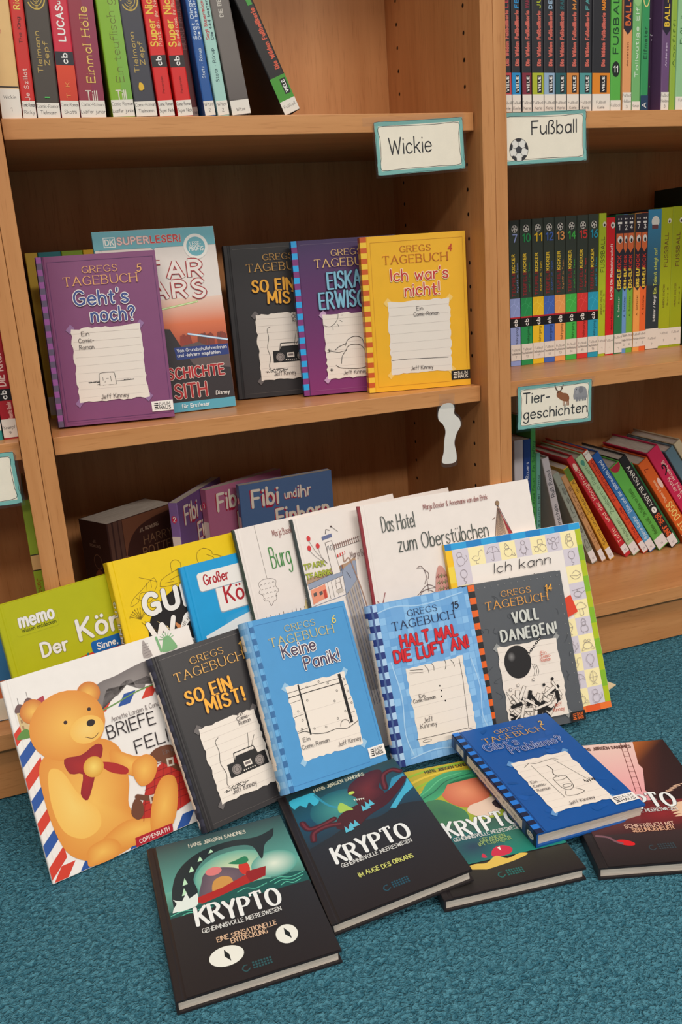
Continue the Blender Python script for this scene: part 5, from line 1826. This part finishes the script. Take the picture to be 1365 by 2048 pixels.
# --- football series on the middle shelf of the right bookcase
FM = 'football books on the middle shelf of the right bookcase'
kick = [('7', .7354, .7545, (150, 166, 222)), ('10', .7558, .7772, (40, 150, 84)), ('11', .7782, .7994, (240, 196, 40)), ('12', .7998, .8206, (72, 106, 190)), ('13', .8210, .8420, (242, 164, 92)), ('14', .8426, .8644, (70, 184, 78)), ('15', .8650, .8866, (218, 58, 54)), ('16', .8872, .9078, (40, 158, 190))]
names = {'7': 'lilac', '10': 'dark green', '11': 'yellow', '12': 'royal blue', '13': 'apricot', '14': 'grass green', '15': 'red', '16': 'turquoise'}
for i, (num, x0, x1, c) in enumerate(kick):
    r, T = row_book(x0, x1, .1775 + .0006 * i, Z2, .2305 + .0004 * i, .118, 0, (56, 64, 56), 'dark football book numbered %s with %s lower spine' % (num, names[num]), FM)
    a, b = Art(), Art()
    a.rect(.3, .4, T - .3, 34, c)
    a.rect(.3, 34, T - .3, 63, c)
    a.rect(.3, 63, T - .3, 77, (22, 20, 22))
    a.rect(.3, 77, T - .3, 79.4, (190, 40, 50))
    a.rect(.3, 79.4, T - .3, 109, c)
    l2 = tuple(min(255, v + 34) for v in c)
    for q in ([(1, 96), (T * .4, 100), (T - 1, 92)], [(T * .4, 100), (T * .5, 108)], [(T * .3, 80), (T * .5, 90), (T - 2, 104)]):
        a.stroke(smooth(q, 4), .5, l2)
    up_text(a, T, 'cb', 65, 75, 6.4, WHITE, 1.3)
    up_text(a, T, 'Nahrgang', 34.6, 61, 4, tuple(v * .55 for v in c), .7, .62)
    up_text(a, T, 'TEUFELS', 113, 149, 5, (140, 44, 48), 1.5, .36)
    up_text(a, T, 'KICKER', 150, 178, 5, (236, 200, 60), 1.4, .36)
    up_text(a, T, 'Anpfiff im Team', 118, 164, 2.6, c, .5, .74)
    a.text(num, T * .22 if len(num) == 2 else T * .36, 197, 11.5, c, 2.1, x1=T * .84 if len(num) == 2 else T * .72)
    a.ell(T / 2, 217, 5.4, 5.8, (216, 212, 204))
    for k in range(5):
        a.ell(T / 2 + 3.2 * math.cos(k * 1.257 + .4), 217 + 3.6 * math.sin(k * 1.257 + .4), 1.5, 1.7, (40, 36, 38), n=7)
    tag_label(b, T, 9, 35, ('', 'Fußball', 'Teufelskicker', num))
    fin(r, a, b, T)
rest = [(.9084, .9230, (176, 194, 40), .234, 0), (.9242, .9418, (214, 30, 38), .2265, 1), (.9436, .9600, (44, 122, 78), .2305, 2), (.9604, .9700, (110, 156, 214), .2305, 2), (.9706, .9842, (124, 180, 64), .2305, 2), (.9868, 1.0008, (244, 164, 84), .2315, 2), (1.0014, 1.0150, (238, 108, 52), .232, 2), (1.0160, 1.0438, (48, 58, 64), .2365, 3), (1.0446, 1.0694, (168, 178, 32), .238, 0), (1.0702, 1.0960, (160, 172, 30), .239, 0)]
rl = ['thin lime football book beside the book numbered 16', 'red football book on the middle shelf of the right bookcase', 'football comic with dark green lower spine and a pointed panel', 'thinnest football comic, light blue below its pointed panel', 'football comic with apple green lower spine and a pointed panel', 'football comic with amber lower spine and a pointed panel', 'football comic with orange-red lower spine and a pointed panel', 'thick book fading from blue to dark grey on the middle shelf', 'olive football book right of the blue and grey one', 'olive football book cut by the right edge of the picture']
for i, ((x0, x1, c, H, kd), lb) in enumerate(zip(rest, rl)):
    r, T = row_book(x0, x1, .182 + .0018 * i, Z2, H, .108, 0, c, lb, FM)
    a, b = Art(), Art()
    if kd == 0:
        up_text(a, T, 'FUSSBALL', 140, 196, 7, (110, 70, 40) if i > 5 else (84, 96, 24), 1.1, .5)
        up_text(a, T, 'ANDREAS SCHLÜTER', 70, 110, 3.4, (120, 100, 40), .55, .4)
        up_text(a, T, 'Band ' + str(i), 74, 104, 2.4, (120, 100, 40), .4, .74)
        a.ell(T * .7, 216, 3.6, 4.4, (226, 224, 200))
        a.ell(T * .7, 215, 1.8, 2, (60, 50, 40))
        tag_label(b, T, 4, 34, ('Fußball', '%s' % (i + 1)))
    elif kd == 1:
        up_text(a, T, 'La-Ola! Die Minimeisterschaft', 94, 184, 4.4, (244, 226, 220), 1.0, .6)
        up_text(a, T, 'Herbert Friedmann', 42, 84, 3, (110, 20, 30), .6, .7)
        a.ell(T * .7, 214, 4, 5, (236, 226, 220))
        a.ell(T * .7, 214, 1.8, 2.2, (40, 30, 30))
        tag_label(b, T, 2, 34, ('Fußball', '1'))
    elif kd == 2:
        a.poly([(.3, H * 1000 - .6), (T - .3, H * 1000 - .6), (T - .3, 112), (T / 2, 104), (.3, 112)], (44, 40, 52))
        a.poly([(T * .1, 200), (T * .9, 200), (T * .9, 176), (T / 2, 168), (T * .1, 176)], (222, 110, 62))
        a.ell(T * .55, 190, T * .3, 6, (236, 232, 226))
        a.ell(T * .6, 188, T * .15, 3.4, (40, 36, 40))
        a.text(('1', '2', '4', '7', '3')[i - 2], T * .38, 206, 7, WHITE, 1.0)
        for k in (.35, .65):
            a.ell(T * k, 223, 1.1, 1.5, WHITE, n=8)
        a.rect(T * .25, 215, T * .75, 218.4, WHITE)
        up_text(a, T, 'KICK', 142, 164, T * .4, (206, 56, 44), 1.6)
        up_text(a, T, 'ERS-ELF', 110, 142, T * .4, (240, 206, 70), 1.5)
        up_text(a, T, 'A. Schlüter', 62, 96, 2.8, (230, 236, 226) if i == 2 else tuple(v * .5 for v in c), .5)
        tag_label(b, T, 8 if i not in (2,) else 2, 34, ('Fußball', 'Helden', ('1', '2', '4', '7', '3')[i - 2]))
    else:
        a.grad(.3, 110, T - .3, H * 1000 - .5, (52, 72, 82), (60, 142, 186))
        a.ell(T * .55, 216, 8, 9, (226, 226, 220))
        a.rect(T * .3, 204, T * .75, 211, (110, 70, 76))
        up_text(a, T, 'Ein Talent steigt auf', 96, 172, 6, (206, 214, 90), 1.0, .62)
        up_text(a, T, 'Schlüter / Margil', 48, 92, 4.4, (230, 230, 226), .8, .62)
        tag_label(b, T, 1, 36, ('', 'Fußball', '7'))
    fin(r, a, b, T)
# one taller dark book at the far end, set back
r, T = row_book(1.1040, 1.1240, .20, Z2, .272, .09, 0, (38, 52, 40), 'tall dark green book rising behind the olive ones', FM)

# --- animal stories: bottom shelf of the right bookcase
AN = 'animal story books on the bottom shelf of the right bookcase'
upr = [(.6900, .7080, .245, (60, 52, 52), 0, '', None, 'dark book beside the upright on the bottom shelf'),
       (.7290, .7462, .2485, (206, 200, 206), 0, 'Nikki Raoms', (70, 70, 90), 'pale grey standing book next to the dark blue one on the bottom shelf'),
       (.7468, .7606, .2475, (34, 66, 138), 0, 'Franz und der Bär   Wiebke Rauers', (214, 222, 240), 'dark blue standing book with white lettering on the bottom shelf'),
       (.7610, .7706, .282, (76, 158, 76), 0, 'Jürgen Marner / Anke Faust   Ein Schafling', (30, 90, 50), 'tall thin green standing book on the bottom shelf'),
       (.7714, .7796, .221, (104, 166, 150), 0, 'Zu Besuch bei Oma', (50, 90, 84), 'thin sea green standing book on the bottom shelf')]
for i, (x0, x1, H, c, tl, tx, tcol, lb) in enumerate(upr):
    r, T = row_book(x0, x1, .16, Z3, H, .125, R(tl), c, lb, AN, 'paperback_book', False)
    if tx:
        a = Art()
        up_text(a, T, tx, 60, H * 1000 - 40 if i != 1 else H * 1000 - 90, min(6, T * .5), tcol, .8)
        a.build('spine_lettering', r, on_spine(T / 1000))
lean = [
 # bottom-left x, T, lean deg, length, cover, spine text, text colour, label
 (.8300, .0140, 13.0, .214, (196, 190, 194), 'Timm Regenschein   Ruß Raoul', (60, 56, 64), 'pale grey book tilting slightly, left of the slanted books'),
 (.8862, .0125, 25.0, .196, (150, 156, 144), 'Die Insel', (90, 90, 84), 'greenish grey thin slanted book, leftmost of the slanted row'),
 (.9075, .0100, 27.0, .192, (196, 146, 100), 'Jan Sams', (110, 70, 40), 'tan thin slanted book beside the yellow one'),
 (.9245, .0112, 28.5, .210, (214, 160, 52), 'Sechs und Simson im All', (110, 76, 30), 'mustard yellow slanted book on the bottom shelf'),
 (.9590, .0130, 32.4, .238, (196, 44, 56), 'Tafiti   und der Honigfrosch', (244, 214, 190), 'red slanted book with white name on the bottom shelf'),
 (.9760, .0160, 32.4, .236, (170, 202, 156), 'Pedersen   Zwiebern in Fleuern', (110, 140, 104), 'pale green slanted book on the bottom shelf'),
 (.9986, .0115, 33.0, .248, (220, 76, 44), 'Silke Vaude   Fischbrötchen', (130, 30, 34), 'orange-red slanted book with a white label at its top'),
 (1.0128, .0150, 33.0, .238, (40, 88, 160), 'Bjarne Reuter   Elise und der gebrauchte Hund', (214, 226, 240), 'blue slanted book shading to light blue on the bottom shelf'),
 (1.0335, .0235, 33.6, .206, (96, 176, 76), 'Marliese Arold   Die Delfine von Atlantis', (60, 110, 40), 'thick light green slanted book with a red half circle'),
 (1.0620, .0170, 33.6, .222, (36, 34, 36), 'AARON BLABEY   BÖSE JUNGS', (226, 222, 214), 'black slanted book with white and orange lettering'),
 (1.0846, .0080, 34.0, .205, (60, 140, 86), '', None, 'thin dark green slanted book right of the black one'),
 (1.0970, .0230, 34.4, .206, (216, 96, 36), 'HOT DOGS   Sommer', (244, 206, 120), 'orange slanted book with tall pale lettering'),
 (1.1280, .0270, 34.4, .228, (204, 40, 84), 'Kater in geheimer Mission', (240, 200, 190), 'pink slanted book with a black cat mark'),
 (1.1660, .0200, 34.4, .225, (92, 120, 134), '', None, 'grey-blue slanted book at the right edge of the bottom shelf'),
 (1.1930, .0160, 34.4, .24, (196, 180, 150), '', None, 'beige slanted book at the right end of the bottom shelf')]
for i, (xb, T, an, H, c, tx, tcol, lb) in enumerate(lean):
    hard = i not in (1, 2, 3, 10)
    r = book('hardcover_book' if hard else 'paperback_book', lb, .13, H, T, spine_out(xb, .160 + (.012 if i == 10 else 0), Z3 + .0004, T, -R(an)), c, AN, hard)
    t, h = T * 1000, H * 1000
    a, b = Art(), Art()
    if i == 9:
        down_text(a, t, 'AARON BLABEY', h - 22, h - 120, 7, tcol, 1.2)
        down_text(a, t, 'BÖSE JUNGS', h - 142, h - 202, 9, (226, 96, 50), 1.8)
        a.ell(t / 2, h - 130, 5, 7, WHITE)
        a.text('1', t * .42, h - 133, 6, BLACK, 1)
    elif i == 7:
        a.grad(.4, 18, t - .4, h - 60, (94, 168, 214), (40, 92, 164))
        up_text(a, t, tx, 30, h - 18, 6.4, tcol, .9)
    elif i == 12:
        down_text(a, t, 'Kater in', h - 70, h - 120, 7, tcol, 1.2, .45)
        down_text(a, t, 'geheimer Mission', h - 34, h - 130, 6, tcol, 1.1, .74)
        a.stroke(smooth([(10, h - 60), (16, h - 54), (18, h - 44), (13, h - 40), (12, h - 46)], 4), 2.6, BLACK)
    elif i == 11:
        up_text(a, t, 'HOT DOGS', 22, 100, 12, (244, 214, 130), 2.0, .5)
        up_text(a, t, 'Thomas & Sommer', 106, 160, 5, (244, 190, 150), .9, .4)
        up_text(a, t, '7', h - 22, h - 16, 7, (120, 30, 20), 1.2, .4)
        a.ell(t * .8, h - 60, 4, 12, (240, 200, 190))
    elif tx:
        up_text(a, t, tx, 34, h - (24 if i != 8 else 60), min(7, t * .52), tcol, min(1.0, t * .075))
    if i == 8:
        a.poly([(1, h - 1), (t - 1, h - 1)] + [(t / 2 + (t / 2 - 1) * math.cos(R(-k * 18)), h - 1 + 15 * math.sin(R(-k * 18))) for k in range(1, 10)], (170, 40, 60))
    if i == 4:
        a.blob([(3, h - 20), (6, h - 14), (10, h - 18), (9, h - 28), (4, h - 30)], (236, 200, 180), 3)
    if i == 5:
        a.blob([(4, h - 14), (8, h - 9), (12, h - 14), (8, h - 22)], (80, 150, 130), 3)
    if i == 3:
        a.rect(.4, h - 28, t - .4, h - 2, (100, 130, 50))
    if i == 6:
        tag_label(b, t, h - 20, h - 1, ('Fisch', ''))
    if i >= 1 and i not in (10, 13, 14):
        tag_label(b, t, 8 if i == 4 else 2, 26, ('', ('1', '10', '7', '12', '12', '24', '29', '12', '13', '26', '1', '3', '4', '5', '6')[i]), (230, 224, 226))
    fin(r, a, b, t)

# --- left bookcase, the sliver in view
LS = 'books in the left bookcase'
r, T = row_book(-.0556, -.0385, .052, Z2, .205, .15, 0, (170, 30, 42), 'dark red book against the right upright of the left bookcase', LS)
a, b = Art(), Art()
a.rect(.3, 48, T - .3, 62, (28, 24, 26))
up_text(a, T, 'cb', 50, 60, 6, WHITE, 1.4)
up_text(a, T, 'DIE KRUMPFLINGE', 66, 150, 8, (240, 200, 190), 1.5, .5)
up_text(a, T, 'Annette Roeder', 25, 46, 5, (230, 170, 160), .8, .7)
tag_label(b, T, 2, 25, ('', 'Krumpf', '9'))
fin(r, a, b, T)
r, T = row_book(-.0760, -.0566, .052, Z2, .19, .15, 0, (52, 150, 146), 'teal book left of the dark red one in the left bookcase', LS)
a, b = Art(), Art()
tag_label(b, T, 12, 44, ('Krumpf', '8'))
fin(r, a, b, T)
r, T = row_book(-.0492, -.0378, .05, Z3, .29, .18, 0, (140, 158, 40), 'thin olive green book on the bottom shelf of the left bookcase', LS)
a = Art()
a.rect(.3, 196, T - .3, 216, (206, 160, 104))
a.rect(.3, 195, T - .3, 196.4, (50, 46, 30))
a.rect(.3, 216, T - .3, 217.4, (50, 46, 30))
down_text(a, T, 'Janosch', 184, 150, 5, (150, 84, 30), 1.0)
fin(r, a, Art(), T)

# --- bottom shelf of the middle bookcase
BM = 'books on the bottom shelf of the middle bookcase'
# thick dark brown novel
r = book('paperback_book', 'very thick dark brown paperback on the bottom shelf, page block upward', .125, .2195, .066, Matrix.Translation((.0545, .136, Z3)) @ Matrix.Rotation(R(32.7), 4, 'Z'), (66, 38, 32), BM, False, (54, 30, 28))
W, H = 125, 219.5
a = Art()
a.poly([(2, 2), (26, 2), (26, H - 1), (2, H - 1)], (92, 62, 52))
a.rect(8, 2, 11, H - 1, (64, 40, 36))
a.rect(18, 2, 20, H - 1, (64, 40, 36))
a.poly(smooth([(28, H - 60), (34, H - 40), (50, H - 22), (80, H - 12), (124, H - 8)], 4) + [(124, H - 1), (27, H - 1), (27, H - 60)], (116, 72, 52))
a.ring(26, H - 66, 9, 9, 1.4, (130, 90, 70))
a.poly([(26, H - 60), (31, H - 66), (26, H - 72), (21, H - 66)], (120, 80, 60))
a.build('cover_illustration', r, on_front)
a = Art()
a.text('J.K. ROWLING', 56, H - 28, 5, (166, 140, 120), .8, x1=92, rot=.05)
a.text('HARRY', 62, H - 48, 12, (132, 96, 70), 1.4, x1=116)
a.text('POTTER', 58, H - 66, 13, (140, 100, 72), 1.6, x1=122)
a.text('PHÖNIX', 92, H - 80, 6, (120, 90, 70), .8, x1=120)
a.build('title_lettering', r, on_front)
a = Art()
a.blob([(14, 96), (20, 130), (34, 146), (48, 130), (54, 96), (54, 40), (14, 40)], (124, 66, 42))
a.text('J.K.', 28, H - 32, 4, (150, 122, 106), .6)
a.text('ROWLING', 20, H - 39, 4, (150, 122, 106), .6, x1=44)
a.ring(34, 158, 9, 11, 1.2, (120, 86, 66))
a.text('HARRY', 20, 118, 8, (160, 110, 70), 1.0, x1=46)
a.text('POTTER', 22, 106, 8, (160, 110, 70), 1.0, x1=52)
a.build('spine_lettering', r, on_spine(.066))
# unicorn comics
for (px, py, yaw, T, c, sp, num, lb) in ((.1545, .120, 54.9, .014, (116, 84, 140), (132, 100, 158), '2', 'violet comic numbered 2 on the bottom shelf beside the brown paperback'),
                                          (.2060, .170, 28.0, .014, (188, 110, 144), (172, 96, 126), '1', 'pink comic numbered 1 between the violet and the blue one'),
                                          (.2560, .168, 6.0, .013, (84, 112, 158), (70, 96, 140), '3', 'slate blue comic in front of the pink one on the bottom shelf')):
    r = book('comic_book', lb, .156, .2390, T, Matrix.Translation((px, py, Z3)) @ Matrix.Rotation(R(yaw), 4, 'Z'), c, BM, False, sp)
    a = Art()
    for off, col in ((1.4, (176, 34, 66)), (0, (240, 226, 210))):
        a.text('Fibi', 20 - off, 201 - off, 26, col, 4.2, x1=62 - off, jit=.6)
        a.text('und', 74 - off * .5, 206 - off * .5, 13, col, 2.0, x1=93 - off * .5, jit=.5)
        a.text('ihr', 97 - off * .5, 205 - off * .5, 19, col, 2.6, x1=118 - off * .5, jit=.5)
        a.text('Einhorn', 58 - off, 166 - off, 26, col, 4.2, x1=146 - off, jit=.6)
    a.build('title_lettering', r, on_front)
    a = Art()
    t = T * 1000
    a.ell(t / 2, 214, 4.4, 5.6, (206, 44, 84))
    a.text(num, t / 2 - 1.6, 210.6, 7, WHITE, 1.1)
    a.rect(.6, 150, t - .6, 188, (226, 206, 196))
    a.build('spine_lettering', r, on_spine(T))

# ------------------------------------------------------------------ shelf signs
TEAL, CARD = (128, 188, 182), (248, 238, 220)


def sign(label, x, z, rot, w, h, group='laminated signs taped to the shelf edges'):
    root = thing('shelf_sign', label, 'sign', Matrix.Translation((x, SR - .0019, z)) @ Matrix.Rotation(-R(rot), 4, 'Y'), group)
    box('card', 0, w / 1000, -.0004, 0, 0, h / 1000, paint(CARD, .5, .3, 'printed_card'), root)
    e = .0035
    v = [(-e, -.0013, -e), (w / 1000 + e, -.0013, -e), (w / 1000 + e, -.0013, h / 1000 + e), (-e, -.0013, h / 1000 + e)]
    link_mesh('laminate_film', v, [(0, 1, 2, 3)], FILM, root)
    a = Art()
    for q in ((0, 0, w, 5), (0, h - 5, w, h), (0, 0, 5, h), (w - 5, 0, w, h)):
        a.rect(*q, TEAL)
    rs = random.Random(int(x * 999))

    def wob(d):
        p = []
        for (xa, ya), (xb, yb) in (((d, d), (w - d, d)), ((w - d, d), (w - d, h - d)), ((w - d, h - d), (d, h - d)), ((d, h - d), (d, d))):
            for k in range(4):
                p.append((xa + (xb - xa) * k / 4 + rs.uniform(-.6, .6), ya + (yb - ya) * k / 4 + rs.uniform(-.6, .6)))
        return smooth(p + [p[0]], 3)
    a.stroke(wob(.8), .5, (40, 70, 74))
    a.stroke(wob(6.2), .6, (40, 50, 54))
    return root, a


def done(root, a, words, w=1.7):
    a.build('border_and_picture', root, on_flat)
    t = Art()
    for s_, x0, x1, y, h in words:
        t.text(s_, x0, y, h, (44, 42, 46), w, x1=x1, slant=.02)
    t.build('lettering', root, on_flat)


root, a = sign('laminated one-word sign on the upper shelf edge of the middle bookcase', .4515, .7605, 2.3, 126, 64)
done(root, a, (('Wickie', 18, 78, 24.5, 19.5),))
box('tape', -.016, .128, -.0017, -.0014, .0595, .070, FILM, root)
root, a = sign('laminated sign reading Fußball with a soccer ball, on the right upper shelf edge', .6345, .7672, 1.6, 134, 66)
a.ell(26, 19, 14.5, 14.5, (236, 232, 226), n=36)
a.ring(26, 19, 14.5, 14.5, .6, (60, 56, 60), 36)
a.poly([(26 + 5.6 * math.sin(k * 1.2566), 19 + 5.6 * math.cos(k * 1.2566)) for k in range(5)], (66, 66, 72))
for k in range(5):
    an = k * 1.2566
    a.stroke([(26 + 5.6 * math.sin(an), 19 + 5.6 * math.cos(an)), (26 + 10 * math.sin(an), 19 + 10 * math.cos(an))], .5, (60, 56, 60))
    b0, b1 = an - .36, an + .36
    a.poly([(26 + 14.3 * math.sin(b0), 19 + 14.3 * math.cos(b0)), (26 + 14.6 * math.sin(an), 19 + 14.6 * math.cos(an)), (26 + 14.3 * math.sin(b1), 19 + 14.3 * math.cos(b1)), (26 + 10.6 * math.sin(an + .25), 19 + 10.6 * math.cos(an + .25)), (26 + 10.6 * math.sin(an - .25), 19 + 10.6 * math.cos(an - .25))], (52, 50, 54))
done(root, a, (('Fußball', 47, 118, 37.5, 16.5),))
box('tape', .0, .14, -.0017, -.0014, .0610, .0715, FILM, root)
root, a = sign('laminated sign reading Tiergeschichten with an elk and an elephant', .6530, .4000, -.6, 127, 64)
BRW, GRY = (150, 92, 56), (150, 148, 152)
a.blob([(66, 44), (68, 50), (72, 52), (76, 48), (84, 46), (88, 40), (86, 34), (76, 36), (70, 40)], BRW, 3)
for x in (77, 79.5, 84, 86.5):
    a.stroke([(x, 37), (x + .4, 28.6)], 1.5, BRW)
a.ell(69, 46.5, 3.2, 5, BRW)
for s_ in (-1, 1):
    a.stroke(smooth([(70 + s_, 51), (70 + s_ * 5, 54), (70 + s_ * 7, 60)], 4), 1.5, (90, 66, 50))
    a.stroke([(70 + s_ * 4.6, 53.6), (70 + s_ * 3.6, 57.6)], 1.1, (90, 66, 50))
a.ell(68, 49, .8, .8, BLACK, n=8)
a.blob([(98, 36), (97, 46), (100, 53), (108, 55), (116, 52), (119, 44), (118, 36)], GRY, 4)
a.ell(101, 49, 5, 5.4, (164, 162, 166))
a.ell(108, 49, 4, 5, (128, 126, 132))
a.stroke(smooth([(98, 48), (96, 42), (97, 37)], 4), 2.4, (150, 148, 152))
for x in (101, 106, 112, 116):
    a.rect(x - 1.6, 32.6, x + 1.6, 39, (138, 136, 142))
a.ell(100, 50.5, .9, .9, BLACK, n=8)
done(root, a, (('Tier-', 9, 53, 38.5, 15), ('geschichten', 9.5, 119.5, 15, 15)))
box('tape', .0, .132, -.0017, -.0014, .0590, .0685, FILM, root)
root, a = sign('laminated sign with turquoise border, cut by the left edge of the picture', -.1720, .3958, .9, 126, 64.5)
done(root, a, ())
# small laminated tag
root = thing('laminated_tag', 'small white laminated tag hanging from the middle shelf edge', 'tag', Matrix.Translation((.5165, SR - .0019, .3640)) @ Matrix.Rotation(R(2), 4, 'Y'), 'laminated signs taped to the shelf edges')
out = smooth([(13, 3), (24, 2), (33, 5), (33, 18), (30, 32), (34, 46), (40, 56), (38, 66), (30, 74), (30, 84), (24, 90), (12, 89), (5, 80), (5, 68), (12, 60), (16, 50), (14, 36), (13, 20), (10, 8), (13, 3)], 4)[:-1]


def plate(name, pts, y0, y1, m, grow, cx, cy):
    q = [((cx + (u - cx) * grow) / 1000, (cy + (v - cy) * grow) / 1000) for u, v in pts]
    n = len(q)
    vs = [(u, y0, v) for u, v in q] + [(u, y1, v) for u, v in q]
    return link_mesh(name, vs, [tuple(range(n)), tuple(range(2 * n - 1, n - 1, -1))] + [(i, i + n, (i + 1) % n + n, (i + 1) % n) for i in range(n)], m, root)


plate('card', out, -.0006, -.0001, paint((236, 230, 222), .5, .3, 'printed_card'), 1, 22, 46)
plate('laminate_film', out, -.0009, -.0007, FILM, 1.12, 22, 46)
box('tape', .006, .030, -.0014, -.0011, .083, .104, FILM, root)
